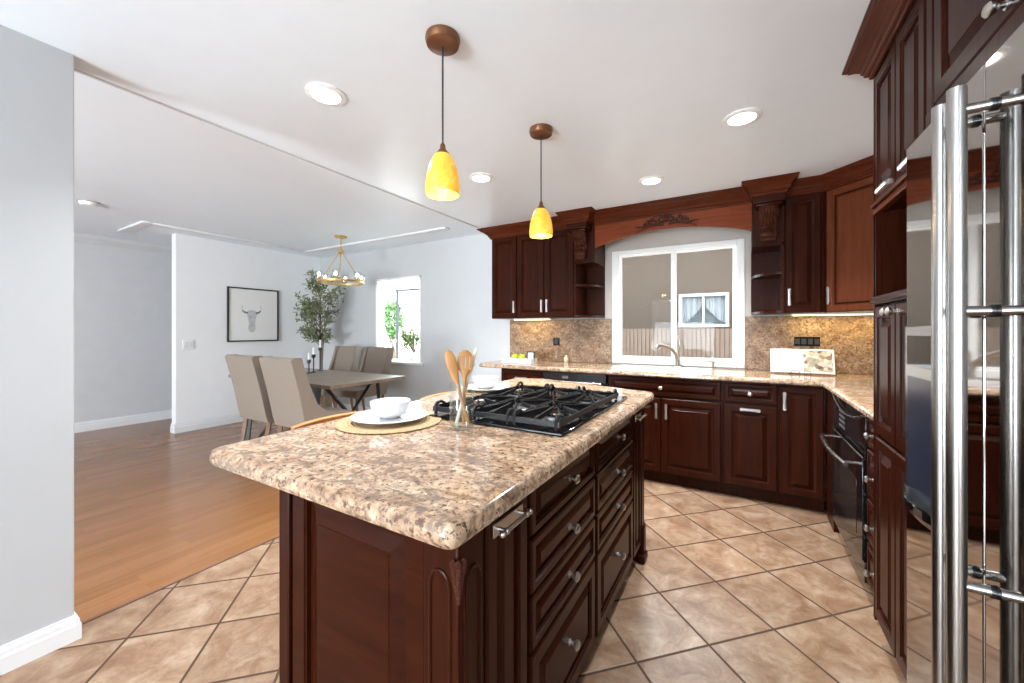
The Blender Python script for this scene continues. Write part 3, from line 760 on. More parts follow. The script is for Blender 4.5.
MB().tube(bowed(.662, .003, -.010, 0, x0=.02, x1=WO-.02, dz=.0), .004, 8).build('steel_trim', STEEL, ov)
MB().box(.006, WO-.006, -.004, .0215, .09, .182, .002).build('lower_drawer', BLACK, ov)
MB().box(0, WO, .06, .585, 0, .084).build('toe_kick', BLACK, ov, False)
t = east('filler_panel', 'thin cherry filler strip between corner cabinet and oven', 'panel', 3.3235)
MB().box(0, .222, .002, .03, .0, .873, .002).build('filler_board', CH, t)
t = east('drawer_base_cabinet', 'narrow cherry drawer stack between the oven and pantry', 'cabinet', 2.362, group='base cabinets')
wd = .252
carcass(t, 0, wd, .58, .095, .873, toe=.05)
for za, zb in ((.725, .862), (.50, .712), (.30, .488), (.11, .288)): front(t, 'drawer', .008, wd-.008, za, zb, 'knob', wd*.5, (za+zb)/2, fr=.03, slope=.02, m=CHX)

# pantry
XP = .46
pa = east('pantry_cabinet', 'tall cherry pantry with open niche between counter and refrigerator', 'cabinet', 2.10, XP)
WP = .511
mb = MB(); D = .625
mb.box(0, .02, .0, D, .095, 2.27); mb.box(WP-.02, WP, .021, D, .095, 2.27); mb.box(.02, WP-.02, D-.02, D, .095, 2.27)
mb.box(.02, WP-.02, .021, D-.02, .095, 1.352); mb.box(.02, WP-.02, .021, D-.02, 1.722, 2.27)
mb.build('carcass', CH, pa, False)
MB().box(.0, WP, .05, D, 0, .0945).build('toe_kick', CH, pa, False)
MB().box(.0, .022, -.0, .0205, 1.353, 1.72, .002).build('niche_stile', CH, pa)
MB().box(.0, WP, -.003, .02, 1.352, 1.385, .003).box(0, WP, -.012, .02, 1.358, 1.372, .004).build('niche_rail', CH, pa)
MB().box(.0, WP, -.003, .02, 1.712, 1.735, .003).box(0, WP, -.012, .02, 1.738, 1.752, .005).build('light_rail', CROWN, pa)
hs = .258
for a, b, kx in ((.004, hs-.002, hs-.03), (hs+.002, WP-.004, hs+.03)):
    front(pa, 'door', a, b, .842, 1.345, 'knob', kx, 1.315, fr=.05, slope=.03)
    front(pa, 'door', a, b, .11, .828, None, fr=.05, slope=.03)
    front(pa, 'door', a, b, 1.762, 2.262, 'pull', (a+b)/2, 1.788, True, fr=.05, slope=.03)
# over-fridge cabinet
of = east('bridge_cabinet', 'cherry cabinet over the refrigerator with wide doors', 'cabinet', 1.578, XP)
WB = 1.02
carcass(of, 0, WB, .62, 1.80, 2.27)
MB().box(0, WB, -.002, .0205, 1.80, 1.868, .003).build('bottom_rail', CH, of)
front(of, 'door', .05, .448, 1.875, 2.262, 'knob', .40, 1.902, fr=.055)
front(of, 'door', .452, WB-.02, 1.875, 2.262, 'knob', .50, 1.902, fr=.055)
MB().box(0, .04, -.0, .0205, 1.869, 2.265, .003).build('face_stile', CH, of)
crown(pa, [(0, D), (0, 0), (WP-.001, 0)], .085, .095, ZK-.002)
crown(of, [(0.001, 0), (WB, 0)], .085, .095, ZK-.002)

# ------------------------------------------------------------------ refrigerator
XFR = .42
fr_ = thing('refrigerator', 'mirror-polished side-by-side refrigerator with tubular steel handles', 'refrigerator', (XFR, 1.585, 0), RZ)
SP = 1.585-1.156; WF = .88
MB().box(.006, WF-.006, .062, .66, .02, 1.775).build('cabinet_body', BLACK, fr_, False)
d1 = MB().box(0, SP-.003, 0, .055, .10, 1.785, .004).build('freezer_door', MIRR, fr_)
d2 = MB().box(SP+.003, WF, 0, .055, .10, 1.785, .004).build('refrigerator_door', MIRR, fr_)
MB().box(.01, WF-.01, .03, .06, .02, .095, .004).build('base_grille', BLACK, fr_)
for i, px in ((0, 1.585-1.192), (1, 1.585-1.120)):
    hd = MB().tube([(px, -.05, .40), (px, -.05, 1.73)], .0145, 20).build('tube_handle', STEEL, (d1, d2)[i])
    for z in (.745, 1.287, 1.685):
        MB().tube([(px, -.05, z), (px, -.0005, z)], .010, 14).build('handle_standoff', STEEL, hd); MB().tube([(px, -.006, z), (px, -.0005, z)], .0125, 14).build('standoff_ring', BLACK, hd)
# dispenser in the freezer door
dp = MB(); dp.box(.012, .30, -.006, -.0005, .76, 1.262, .004); dp = dp.build('dispenser_frame', STEEL, d1)
MB().box(.035, .28, -.008, -.0062, 1.15, 1.235, .0006).build('dispenser_display', BLKGL, dp)
mb = MB(); mb.rings([[(x, y, z) for x, y in ((.035, -.0068), (.28, -.0068), (.26, -.0065), (.055, -.0065))] for z in (.80, 1.12)]); mb.build('dispenser_recess', NAVY, dp)
mb = MB()
mb.rings([[(.03+.26*j/8, -.0085-(.030*math.sin(PI*j/8)+.002)*f, z) for j in range(9)]+[(.29, -.0063, z), (.03, -.0063, z)] for f, z in ((.55, .758), (.95, .775), (1, .797), (.9, .80))])
mb.build('drip_tray', BLKGL, dp)

# ------------------------------------------------------------------ upper cabinets on the window wall
YU = 3.612; ZU = 1.383; ZUT = 2.275
def upper(name, label, x0, x1):
    t = thing(name, label, 'cabinet', (x0, YU, ZU), 0, 'upper cabinets'); carcass(t, 0, x1-x0, .325, 0, ZUT-ZU); return t
hu = ZUT-ZU
t = upper('wall_cabinet', 'single-door cherry wall cabinet at the left end above the counter', -2.385, -2.064)
wd = .321; front(t, 'door', .006, wd-.003, .004, hu-.01, 'pull', wd-.035, .12, fr=.05)
crown(t, [(0, .325), (0, 0), (wd-.0005, 0)], .115, .105, ZK-ZU-.002); MB().box(0, wd, .0, .02, hu-.009, ZK-ZU-.06).build('frieze', CH, t, False)
t = upper('wall_cabinet', 'double-door cherry wall cabinet left of the open corner shelves', -2.062, -1.418)
wd = .644
front(t, 'door', .004, wd/2-.002, .004, hu-.01, 'pull', wd/2-.03, .12, fr=.05); front(t, 'door', wd/2+.002, wd-.004, .004, hu-.01, 'pull', wd/2+.03, .12, fr=.05)
crown(t, [(.0005, 0), (wd-.0005, 0)], .115, .105, ZK-ZU-.002); MB().box(0, wd, .0, .02, hu-.009, ZK-ZU-.06).build('frieze', CH, t, False)

def corbel(root, cx, yf, wd, z1, h):
    """carved scroll bracket, front toward -y"""
    n = 24; rings = []
    def OUT(t): return .052+.046*math.cos(min(t, .62)/.62*PI)**1 if t < .62 else .006+.034*math.sin((t-.62)/.38*PI)**.8+.0*t
    def prof(t): return .125 if t < .05 else (OUT(t)+.012)*1.22
    for k in range(n+1):
        t = k/n; z = z1-h*t; out = prof(t); wv = wd/2*(1-.22*t)
        rings.append([(cx-wv, yf+.001, z), (cx-wv, yf-out*.84, z), (cx-wv*.6, yf-out, z), (cx+wv*.6, yf-out, z), (cx+wv, yf-out*.84, z), (cx+wv, yf+.001, z)])
    o = MB().rings(rings).build('corbel', CARVE, root, ang=30)
    mb = MB(); rnd = random.Random(5)
    for tier, (t0, t1) in enumerate(((.08, .34), (.28, .56), (.5, .74))):
        for q in (-2, -1, 0, 1, 2):   # fanned leaf lobes
            pts = []; rr = []
            for k in range(6):
                u = k/5; t = t0+(t1-t0)*u*(1-.10*abs(q)); x = cx+q*wd*.17*(.65+.5*u)*(1-.22*t)
                pts.append((x, yf-prof(t)-.002-.010*math.sin(u*PI)+.004*abs(q), z1-h*t)); rr.append(.0095*math.sin(.25+u*2.4)+.002)
            mb.tube(pts, rr, 6)
    for sx in (-1, 1):
        for k in range(18):
            a = k/17*PI*2.8; r = .030*(1-k/20); mb.ball((cx+sx*wd*.48, yf-.058+r*math.cos(a), z1-.05+r*math.sin(a)), .008, 1)
        for k in range(10):
            a = k/9*PI*2.4; r = .018*(1-k/12); mb.ball((cx+sx*wd*.40, yf-.024+r*math.cos(a), z1-h+.04+r*math.sin(a)), .006, 1)
    mb.tube([(cx-wd*.36, yf-.03, z1-h+.012), (cx+wd*.36, yf-.03, z1-h+.012)], .016, 10)
    mb.build('acanthus_carving', CARVE, o)
    return o
def shelf_unit(label, x0, x1, openside):
    t = thing('open_shelf_unit', label, 'shelves', (x0, YU, ZU), 0, 'open shelf units')
    W = x1-x0; zt = 1.925-ZU
    mb = MB()
    if openside > 0: mb.box(0, .018, 0, .325, 0, zt)
    else: mb.box(W-.018, W, 0, .325, 0, zt)
    mb.box(0.0, W, .305, .325, 0, zt); mb.build('side_panel', CH, t, False)
    for z in (0, .30, .60):
        n = 10
        if z > .5: poly = [(0, .304), (0, -.0), (W, -.0), (W, .304)]; z = zt-.02
        else:
            arc = [(.018+(W-.018)*math.sin(k/n*PI/2), .30-(.30)*math.cos(k/n*PI/2)*1.0) for k in range(n+1)]
            poly = [(.018, .304)]+arc
            if openside < 0: poly = [(W-p, q) for p, q in poly]
        MB().prism(poly, z, z+.02).build('shelf', CHX, t)
    MB().box(0, W, .0, .325, zt, ZK-ZU-.012, .002).build('head_box', CH, t, False)
    # pilaster block, corbel and projecting crown
    cx = W/2-(.024 if openside > 0 else 0); bw = W*.48
    MB().box(cx-bw, cx+bw, -.155, .0, 2.205-ZU, 2.262-ZU, .004).box(cx-bw*.82, cx+bw*.82, -.14, 0, 2.185-ZU, 2.205-ZU, .006).build('pilaster_block', CH, t)
    corbel(t, cx, 0, W*.60, 2.185-ZU, .245)
    crown(t, [(cx-bw, .0), (cx-bw, -.155), (cx+bw, -.155), (cx+bw, .0)], .075, .105, ZK-ZU-.002)
    return t
shelf_unit('open curved corner shelves under carved corbel, left of the window', -1.416, -1.205, 1)
shelf_unit('open curved corner shelves under carved corbel, right of the window', .072, .282, -1)

# valance with arch, crown and carved applique
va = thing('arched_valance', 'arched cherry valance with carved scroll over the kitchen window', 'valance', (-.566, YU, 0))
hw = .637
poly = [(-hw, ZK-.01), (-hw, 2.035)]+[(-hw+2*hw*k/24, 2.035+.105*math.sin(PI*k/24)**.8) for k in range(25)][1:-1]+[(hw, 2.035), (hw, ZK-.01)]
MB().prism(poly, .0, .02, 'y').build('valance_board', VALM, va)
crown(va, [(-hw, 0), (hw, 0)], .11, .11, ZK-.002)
mb = MB(); zc = 2.195
def scroll(cx, cz, r, turns, sg, n=22, t0=0):
    pts = []
    for k in range(n):
        u = k/(n-1); a = t0+sg*u*turns*2*PI; rr = r*(1-.8*u)
        pts.append((cx+rr*math.cos(a), -.006, cz+rr*math.sin(a)))
    mb.tube(pts, [.0115*(1-.4*k/(n-1)) for k in range(n)], 6)
for sg in (-1, 1):
    scroll(sg*.045, zc+.03, .034, 1.2, sg, t0=PI/2)
    scroll(sg*.10, zc+.012, .032, 1.2, -sg, t0=PI/2)
    scroll(sg*.165, zc+.004, .024, 1.2, sg, t0=PI/2)
    for k in range(10): mb.ball((sg*(.05+.021*k), -.004, zc-.012-.0006*k*k), .015-.0009*k, 1, (1.7, .7, .9))
    mb.tube([(sg*.02, -.005, zc-.015), (sg*.12, -.005, zc-.012), (sg*.2, -.005, zc-.02), (sg*.262, -.004, zc-.012)], [.013, .012, .010, .004], 6)
for k in range(5):
    a = PI*(.2+.6*k/4); mb.tube([(0, -.006, zc+.02), (.03*math.cos(a), -.01, zc+.02+.055*math.sin(a))], [.013, .007], 6)
mb.ball((0, -.008, zc+.025), .022, 2, (1, .7, 1.2))
mb.build('carved_scroll', CARVE, va)

t = upper('wall_cabinet', 'narrow cherry wall cabinet right of the window shelves', .284, .522)
wd = .238; front(t, 'door', .004, wd-.018, .004, hu-.01, 'pull', .028, .12, fr=.05)
crown(t, [(.0005, 0), (wd, 0)], .085, .10, ZK-ZU-.002); MB().box(0, wd, .0, .02, hu-.009, ZK-ZU-.06).build('frieze', CH, t, False)
# diagonal corner cabinet
dg = thing('corner_wall_cabinet', 'diagonal cherry corner wall cabinet between window wall and pantry', 'cabinet', (.524, YU, ZU), 0, 'upper cabinets')
pl = [(0.001, .022), (.0, .325), (XE-.524-.005, .325), (XE-.524-.005, -.285), (.30, -.285)]
MB().prism(pl, 0, hu).build('carcass', CH, dg, False)
dl = math.hypot(.30, .307)
mb = MB().panel(.012, dl-.012, .004, hu-.01, .05, .03)
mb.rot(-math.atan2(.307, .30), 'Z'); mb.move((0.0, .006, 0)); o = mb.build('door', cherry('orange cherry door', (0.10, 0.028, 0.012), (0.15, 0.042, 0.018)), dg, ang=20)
a = math.atan2(.307, .30)
at('pull_handle', PULL, o, (.03*math.cos(a)-.001, .006-.03*math.sin(a)-.001, .12), (0, 0, -a))
mb = MB().box(.005, dl, .001, .02, hu-.009, ZK-ZU-.06); mb.rot(-a, 'Z').move((0, .006, 0)).build('frieze', CH, dg, False)
crown(dg, [(.0, .004), (.30, -.302), (XE-.524-.01, -.302)], .085, .10, ZK-ZU-.002)

# under cabinet light strips
def strip(label, x0, x1, y, p):
    t = thing('under_cabinet_light', label, 'light strip', ((x0+x1)/2, y, ZU-.016), 0, 'under cabinet lights')
    h = (x1-x0)/2
    MB().box(-h, h, -.02, .02, .003, .0155, .002).build('housing', VINYL, t)
    MB().box(-h+.01, h-.01, -.015, .015, 0, .0028, .001).build('lens', LED, t)
    a = area('strip_glow', (0, 0, -.003), (0, 0, 0), 2*h-.03, .03, p, (1, .72, .24)); a.parent = t
strip('warm light strip under the left wall cabinets', -2.2, -1.75, 3.80, 1.2)
strip('warm light strip under the corner wall cabinets', .34, .98, 3.80, 1.9)

# ------------------------------------------------------------------ small things on the window counter
def plate_outlet(label, x0, x1, z0, z1, n):
    t = thing('outlet_plate', label, 'outlet', ((x0+x1)/2, YW-.0222, z0))
    h = (x1-x0)/2; p = MB().box(-h, h, -.006, 0, 0, z1-z0, .002).build('plate', BLACK, t)
    for k in range(n):
        c = -h+(k+.5)*2*h/n; MB().box(c-.016, c+.016, -.009, -.0062, (z1-z0)*.2, (z1-z0)*.8, .0015).build('socket', BLKMET, p)
plate_outlet('small black outlet plate on the left backsplash', -1.775, -1.70, 1.09, 1.175, 1)
plate_outlet('wide black switch plate behind the cookbook', .372, .54, 1.125, 1.20, 4)

fa = thing('kitchen_faucet', 'brushed nickel arched faucet behind the sink', 'faucet', (-.505, 3.868, ZT))
MB().lathe([(.032, 0), (.032, .006), (.024, .012), (.020, .03), (.018, .07)], n=20).build('base', FAUC, fa)
MB().tube([(0, 0, .05), (-.012, -.02, .12), (-.04, -.06, .165), (-.085, -.11, .195), (-.125, -.15, .205), (-.15, -.175, .195), (-.155, -.182, .175)], [.017, .016, .015, .0145, .015, .019, .018], 14).build('spout', FAUC, fa)
MB().tube([(0, 0, .06), (.008, .01, .12), (.012, -.01, .17), (.028, -.04, .205)], [.018, .014, .011, .006], 12).build('lever', FAUC, fa)
sd = thing('soap_dispenser', 'short nickel soap dispenser pump right of the faucet', 'soap dispenser', (-.215, 3.868, ZT))
MB().lathe([(.02, 0), (.02, .004), (.011, .008), (.010, .05), (.014, .055), (.014, .066), (.004, .068)], n=16).build('body', FAUC, sd)
MB().tube([(0, 0, .062), (-.04, -.03, .066), (-.072, -.055, .06)], .0055, 8).build('nozzle', FAUC, sd)

cb = thing('open_cookbook', 'open cookbook with food photo propped on the counter', 'book', (.40, 3.70, ZT), 0)
def page(x0, x1, bow, m, name, cov=False):
    mb = MB(); n = 8; rings = []
    for k in range(n+1):
        u = k/n; x = x0+(x1-x0)*u; y = -bow*math.sin(PI*u)
        rings.append([(x, y, .012), (x, y+.012, .012), (x, y+.012, .20), (x, y, .20)])
    mb.rings(rings); mb.rot(-.30, 'X'); o = mb.build(name, m, cb); return o
page(-.20, -.001, .012, PAPER, 'left_page'); rp = page(.001, .20, .012, PAPER, 'right_page')
mb = MB(); n = 8
mb.rings([[(.012+.176*k/n, -.0145*math.sin(PI*(.055+.9*k/n))+.001, z) for z in (.025, .188)]+[(.012+.176*k/n, -.0145*math.sin(PI*(.055+.9*k/n))-.0006, z) for z in (.188, .025)] for k in range(n+1)])
mb.rot(-.30, 'X').build('photo_print', FOOD, rp)
mb = MB()
for k in range(7): mb.box(-.17, -.06-.02*(k % 3), -.0135, -.0125, .06+.014*k, .063+.014*k)
mb.rot(-.30, 'X').build('text_lines', INK2, cb)
es = thing('wire_book_easel', 'small black wire easel holding the cookbook', 'book stand', (.40, 3.70, ZT))
mb = MB()
mb.tube([(-.07, -.03, .004), (-.07, -.035, .03), (-.02, -.035, .03), (-.02, -.035, .004), (-.02, .0, .004)], .0022, 6)
mb.tube([(-.02, -.03, .004), (-.07, -.03, .004)], .0022, 6); mb.tube([(-.07, -.03, .004), (-.07, .10, .004), (.05, .10, .004), (.05, -.03, .004), (.05, -.035, .03), (.01, -.035, .03), (.01, -.03, .004), (.05, -.03, .004)], .0022, 6)
mb.tube([(-.07, .10, .004), (-.03, .08, .16), (.01, .08, .16), (.05, .10, .004)], .0022, 6)
mb.build('wire_frame', BLKMET, es)

tr = thing('white_tray', 'white rectangular tray on the left end of the window counter', 'tray', (-1.99, 3.55, ZT))
tr.rotation_euler = (0, 0, .12)
MB().box(-.155, .155, -.09, .09, .001, .009, .002).build('tray_base', CER, tr)
mb = MB()
for a, b, c, d in ((-.16, .16, -.095, -.085), (-.16, .16, .085, .095), (-.16, -.15, -.085, .085), (.15, .16, -.085, .085)): mb.box(a, b, c, d, .001, .052, .003)
mb.build('tray_rim', CER, tr)
for i, (x, y, z, nm) in enumerate([(-2.045, 3.545, .972, 'green apple at the left in the white tray'), (-1.965, 3.55, .972, 'green apple in the middle of the white tray')]):
    t = thing('green_apple', nm, 'apple', (x, y, z-.036), 0, 'green apples in the tray')
    MB().lathe([(.004, .006), (.016, .0), (.030, .012), (.037, .034), (.034, .056), (.022, .067), (.008, .064), (.002, .058)], n=20).build('fruit', LIME, t)
    MB().tube([(0, 0, .058), (.003, 0, .076)], .0015, 6).build('stem', BARK, t)
cdm = thing('card_frame', 'small black framed card standing in the white tray', 'picture frame', (-1.875, 3.575, .9325), .15)
MB().box(-.045, .045, -.006, .008, 0, .105, .003).rot(-.15, 'X').build('frame', BLKMET, cdm)
MB().box(-.028, .028, -.0075, -.0062, .014, .09).rot(-.15, 'X').build('card', PAPER, cdm)
j = MB().lathe([(.020, 0), (.024, .006), (.024, .045), (.017, .055), (.012, .06), (.012, .075), (.002, .077)], n=20).build('small_bottle', plain('cream glaze', (0.68, 0.55, 0.38), 0.3), None, loc=(-1.60, 3.86, ZT+.0006))
tag(j, 'small cream bottle standing against the left backsplash', 'bottle')

# ------------------------------------------------------------------ pendants, can lights, smoke detector
def pendant(label, x, y, ztop_shade, zbot):
    t = thing('pendant_light', label, 'pendant lamp', (x, y, zbot), 0, 'pendant lamps over the island')
    H = ztop_shade-zbot; zc = ZK-zbot
    MB().lathe([(.064, zc-.0005), (.066, zc-.012), (.061, zc-.030), (.055, zc-.034), (.020, zc-.035)], n=32).build('ceiling_canopy', BRONZE, t)
    MB().tube([(0, 0, zc-.034), (0, 0, H+.03)], .0035, 8).build('cord', BLKMET, t)
    MB().lathe([(.006, H+.035), (.010, H+.028), (.012, H+.012), (.026, H-.004), (.034, H-.018), (.030, H-.020)], n=24).build('socket_cap', BRONZE, t)
    sh = [(.030, H-.010), (.042, H-.028), (.054, H-.058), (.062, H-.095), (.0655, .025), (.063, 0), (.060, .0), (.0625, .025), (.059, H-.095), (.051, H-.058), (.039, H-.030), (.027, H-.014)]
    o = MB().lathe(sh, n=36).build('glass_shade', AMBER, t)
    MB().ball((0, 0, .055), .021, 2, (1, 1, 1.3)).build('bulb', BULB, t)
    l = bpy.data.lights.new('pendant_glow', 'POINT'); l.energy = 2.2; l.color = (1, .8, .5); l.shadow_soft_size = .03
    lo = bpy.data.objects.new('pendant_glow', l); COL.objects.link(lo); lo.parent = t; lo.location = (0, 0, -.005)
pendant('larger nearer pendant lamp with amber glass shade over the island', -.98, 1.15, 1.926, 1.765)
pendant('farther pendant lamp with amber glass shade in front of the wall cabinets', -.957, 1.95, 1.930, 1.772)

def can(label, x, y, p):
    t = thing('recessed_ceiling_light', label, 'ceiling light', (x, y, ZK), 0, 'recessed can lights')
    MB().lathe([(.088, -.0005), (.088, -.006), (.066, -.012), (.064, -.010), (.064, -.0005)], n=36).build('trim_ring', VINYL, t)
    MB().lathe([(.0635, -.0008), (.0635, -.008), (.001, -.0085)], n=36).build('lens', LENS, t)
    l = bpy.data.lights.new('can_glow', 'AREA'); l.shape = 'DISK'; l.size = .12; l.energy = p; l.color = (.93, .97, 1); l.spread = 2.2
    lo = bpy.data.objects.new('can_glow', l); COL.objects.link(lo); lo.parent = t; lo.location = (0, 0, -.016)
CANP = 17
can('recessed ceiling light left of the nearer pendant', -1.69, 1.147, CANP)
can('recessed ceiling light at the right, toward the pantry', .003, 2.37, CANP)
can('recessed ceiling light between the two pendants', -1.633, 2.34, CANP)
can('recessed ceiling light above the window valance', -.576, 3.02, CANP)
sm = thing('smoke_detector', 'round white smoke detector on the dining ceiling', 'smoke detector', (-5.2, 1.14, ZD))
MB().lathe([(.07, -.0005), (.07, -.012), (.055, -.034), (.03, -.040), (.001, -.040)], n=28).build('housing', VINYL, sm)
MB().lathe([(.075, -.0005), (.075, -.004), (.07, -.005)], n=28).build('mounting_ring', PLAST, sm)

# ------------------------------------------------------------------ dining room
tb = thing('dining_table', 'rectangular grey-brown dining table with black crossed metal legs', 'table', (-4.14, 2.68, 0))
MB().box(-.93, .93, -.46, .46, .715, .75, .004).build('tabletop', TABW, tb)
for sx in (-.60, .60):
    for sg in (-1, 1):
        MB().tube([(sx+.03*sg, sg*.33, .714), (sx+.03*sg, sg*.40, .0)], .026, 4).build('leg', BLKMET, tb)
    mb = MB(); mb.tube([(sx+.0, -.30, .712), (sx, .30, .02)], .019, 4); mb.tube([(sx, .30, .712), (sx, -.30, .02)], .019, 4)
    mb.tube([(sx, -.42, .018), (sx, .42, .018)], .017, 4); mb.build('cross_brace', BLKMET, tb)

def chair(label, x, y, rz):
    t = thing('dining_chair', label, 'chair', (x, y, 0), rz, 'upholstered dining chairs')
    W = .235   # local: back at -y, seat opens to +y
    def side(u): return u
    prof = [(0, .43), (-.02, .50), (-.07, .75), (-.135, 1.015), (-.115, 1.03), (-.045, 1.03), (-.025, .95), (.03, .78), (.09, .64), (.17, .57), (.30, .535), (.44, .52), (.455, .50), (.455, .43)]
    for sg in (-1, 1):
        a, b = (W-.045, W) if sg > 0 else (-W, -W+.045)
        MB().prism(prof, a, b, 'x').build('side_panel', FAB, t, ang=30)
    bk = [(0, .43), (-.02, .50), (-.07, .75), (-.135, 1.015), (-.115, 1.03), (-.075, 1.03), (-.06, 1.0), (.0, .75), (.05, .53), (.05, .43)]
    MB().prism(bk, -W+.045, W-.045, 'x').build('backrest', FAB, t, ang=30)
    MB().box(-W+.046, W-.046, .051, .465, .43, .52, .02, 3).build('seat', FAB, t)
    for lx in (-W+.035, W-.035):
        MB().tube([(lx, .03, .435), (lx, .0, .22), (lx, -.055, 0)], [.024, .02, .015], 4).build('leg', LEGW, t)
        MB().tube([(lx, .42, .435), (lx, .425, 0)], [.023, .015], 4).build('leg', LEGW, t)
chair('beige upholstered chair with its back to the camera, left of the near pair', -3.86, 1.90, 0)
chair('beige upholstered chair with its back to the camera, right of the near pair', -3.275, 1.90, 0)
chair('beige upholstered chair facing the camera across the table, left beside the candles', -4.86, 3.56, PI)
chair('beige upholstered chair facing the camera across the table, right under the window', -4.22, 3.56, PI)

for nm, x, y, h, ch in (('shortest black candle holder on the dining table', -4.395, 2.765, .16, .07), ('middle-height black candle holder on the dining table', -4.43, 2.845, .215, .08), ('tallest black candle holder on the dining table', -4.52, 2.99, .29, .09)):
    t = thing('candle_holder', nm, 'candle holder', (x, y, .7505), 0, 'candle holders on the dining table')
    MB().lathe([(.034, 0), (.034, .006), (.012, .010), (.007, .02), (.007, h-.05), (.010, h-.045), (.022, h-.03), (.022, h), (.012, h)], n=18).build('stand', BLKMET, t)
    MB().lathe([(.011, h+.0005), (.011, h+ch), (.003, h+ch+.004)], n=14).build('candle', CAND, t)

# chandelier
chd = thing('chandelier', 'brass ring chandelier with clear glass cups over the dining table', 'chandelier', (-4.34, 3.15, 1.86))
zt = ZD-1.86
MB().lathe([(.075, zt-.0005), (.075, zt-.014), (.06, zt-.022), (.01, zt-.024)], n=28).build('ceiling_canopy', BRASS, chd)
MB().tube([(0, 0, zt-.02), (0, 0, zt-.17)], .006, 8).build('stem', BRASS, chd)
MB().lathe([(.012, zt-.16), (.034, zt-.175), (.036, zt-.205), (.02, zt-.225), (.004, zt-.23)], n=20).build('hub', BRASS, chd)
R = .255
MB().lathe([(R-.018, -.012), (R+.018, -.012), (R+.018, .012), (R-.018, .012), (R-.018, -.012)], n=48, caps=False).build('ring', BRASS, chd)
for k in range(3):
    a = 2*PI*k/3+.5; MB().tube([(.02*math.cos(a), .02*math.sin(a), zt-.21), (R*math.cos(a), R*math.sin(a), .01)], .006, 8).build('rod', BRASS, chd)
for k in range(6):
    a = 2*PI*k/6+.2; x, y = R*math.cos(a), R*math.sin(a)
    s = MB().lathe([(.022, .012), (.022, .016), (.014, .02), (.014, .05), (.01, .052)], (x, y, 0), 14).build('socket', BRASS, chd)
    MB().lathe([(.02, .02), (.038, .03), (.043, .06), (.045, .12), (.043, .12), (.041, .06), (.036, .032), (.02, .022)], (x, y, 0), 20).build('glass_cup', CLEAR, s)
    MB().ball((x, y, .078), .02, 2, (1, 1, 1.3)).build('bulb', BULB2, s)


# olive tree
tr_ = thing('olive_tree', 'tall potted olive tree in the dining room corner', 'tree', (-5.29, 3.50, 0))
MB().lathe([(.13, 0), (.15, .02), (.17, .32), (.165, .34), (.15, .33), (.14, .30), (.001, .30)], n=28).build('planter', POT, tr_)
rnd = random.Random(11); tm = MB(); lm = MB()
trunk = [Vector((0, 0, .3)), Vector((.01, .0, .7)), Vector((-.01, .01, 1.05)), Vector((.0, 0, 1.35)), Vector((.01, 0, 1.6)), Vector((-.01, 0, 1.9))]
tm.tube(trunk, [.02, .018, .016, .013, .010, .006], 8)
tm.tube([(0.02, .02, .3), (.04, .0, .8), (.05, .02, 1.2), (.12, .05, 1.55)], [.014, .012, .010, .006], 6)
for k in range(46):
    h = rnd.uniform(1.12, 1.92); a = rnd.uniform(0, 2*PI); s = math.sin((h-1.0)/1.15*PI)
    p0 = Vector((0, 0, h-.12)); ln = (.10+.27*max(s, .2))*rnd.uniform(.6, 1.08)
    p2 = Vector((math.cos(a)*ln, math.sin(a)*ln, h+rnd.uniform(-.03, .26)*(1 if h > 1.3 else .1)))
    p1 = (p0+p2)/2+Vector((0, 0, .04)); tm.tube([p0, p1, p2], [.005, .004, .0015], 5)
    for q in range(36):
        t_ = rnd.uniform(.3, 1.05); p = p0.lerp(p1, t_*2) if t_ < .5 else p1.lerp(p2, t_*2-1)
        d = Vector((rnd.gauss(0, 1), rnd.gauss(0, 1), rnd.gauss(.2, .7))); nn = Vector((rnd.gauss(0, .5), rnd.gauss(0, .5), 1))
        lm.leaf(p+Vector((rnd.gauss(0, .02), rnd.gauss(0, .02), rnd.gauss(0, .02))), d, nn, rnd.uniform(.055, .095), rnd.uniform(.010, .016))
tm.build('trunk', BARK, tr_); lm.build('foliage', LEAF, tr_, False)

# picture on the west wall
pc = thing('framed_picture', 'black framed longhorn print on the white dining wall', 'picture', (XA+.001, 2.92, 1.10), PI/2)
w2, hh = .335, .745; f = .018
mb = MB(); mb.box(-w2, w2, -.025, 0, 0, f, .002); mb.box(-w2, w2, -.025, 0, hh-f, hh, .002); mb.box(-w2, -w2+f, -.025, 0, f, hh-f, .002); mb.box(w2-f, w2, -.025, 0, f, hh-f, .002)
mb.build('frame', BLKMET, pc)
pr = MB().box(-w2+f, w2-f, -.010, -.002, f, hh-f).build('print', PAPER, pc, False)
mb = MB(); zc = .34
head = [(-.055, .42), (-.06, .37), (-.045, .33), (-.035, .24), (-.045, .17), (-.02, .13), (.025, .13), (.05, .18), (.045, .26), (.055, .34), (.075, .38), (.06, .42), (.02, .44), (-.02, .44)]
mb.prism([(x-.03, z) for x, z in head], -.0112, -.0102, 'y'); mb.build('animal_head', INK2, pr)
mb = MB()
for sg in (-1, 1):
    mb.rings([[(-.03+sg*x, -.0113, z-w_), (-.03+sg*x, -.0113, z+w_), (-.03+sg*x, -.0104, z+w_), (-.03+sg*x, -.0104, z-w_)] for x, z, w_ in ((.05, .40, .012), (.09, .405, .013), (.12, .43, .011), (.125, .47, .008), (.112, .505, .003))])
for x in (-.03, .02): mb.prism([(x-.008-.03+.02, .335), (x+.004-.03+.02, .33), (x+.006-.03+.02, .345)], -.0120, -.0113, 'y')
mb.build('horns', INK, pr)
sw = thing('light_switch', 'white double light switch left of the framed picture', 'light switch', (XA+.001, 2.165, 1.02), PI/2)
pp = MB().box(-.06, .06, -.008, 0, 0, .12, .003).build('plate', VINYL, sw)
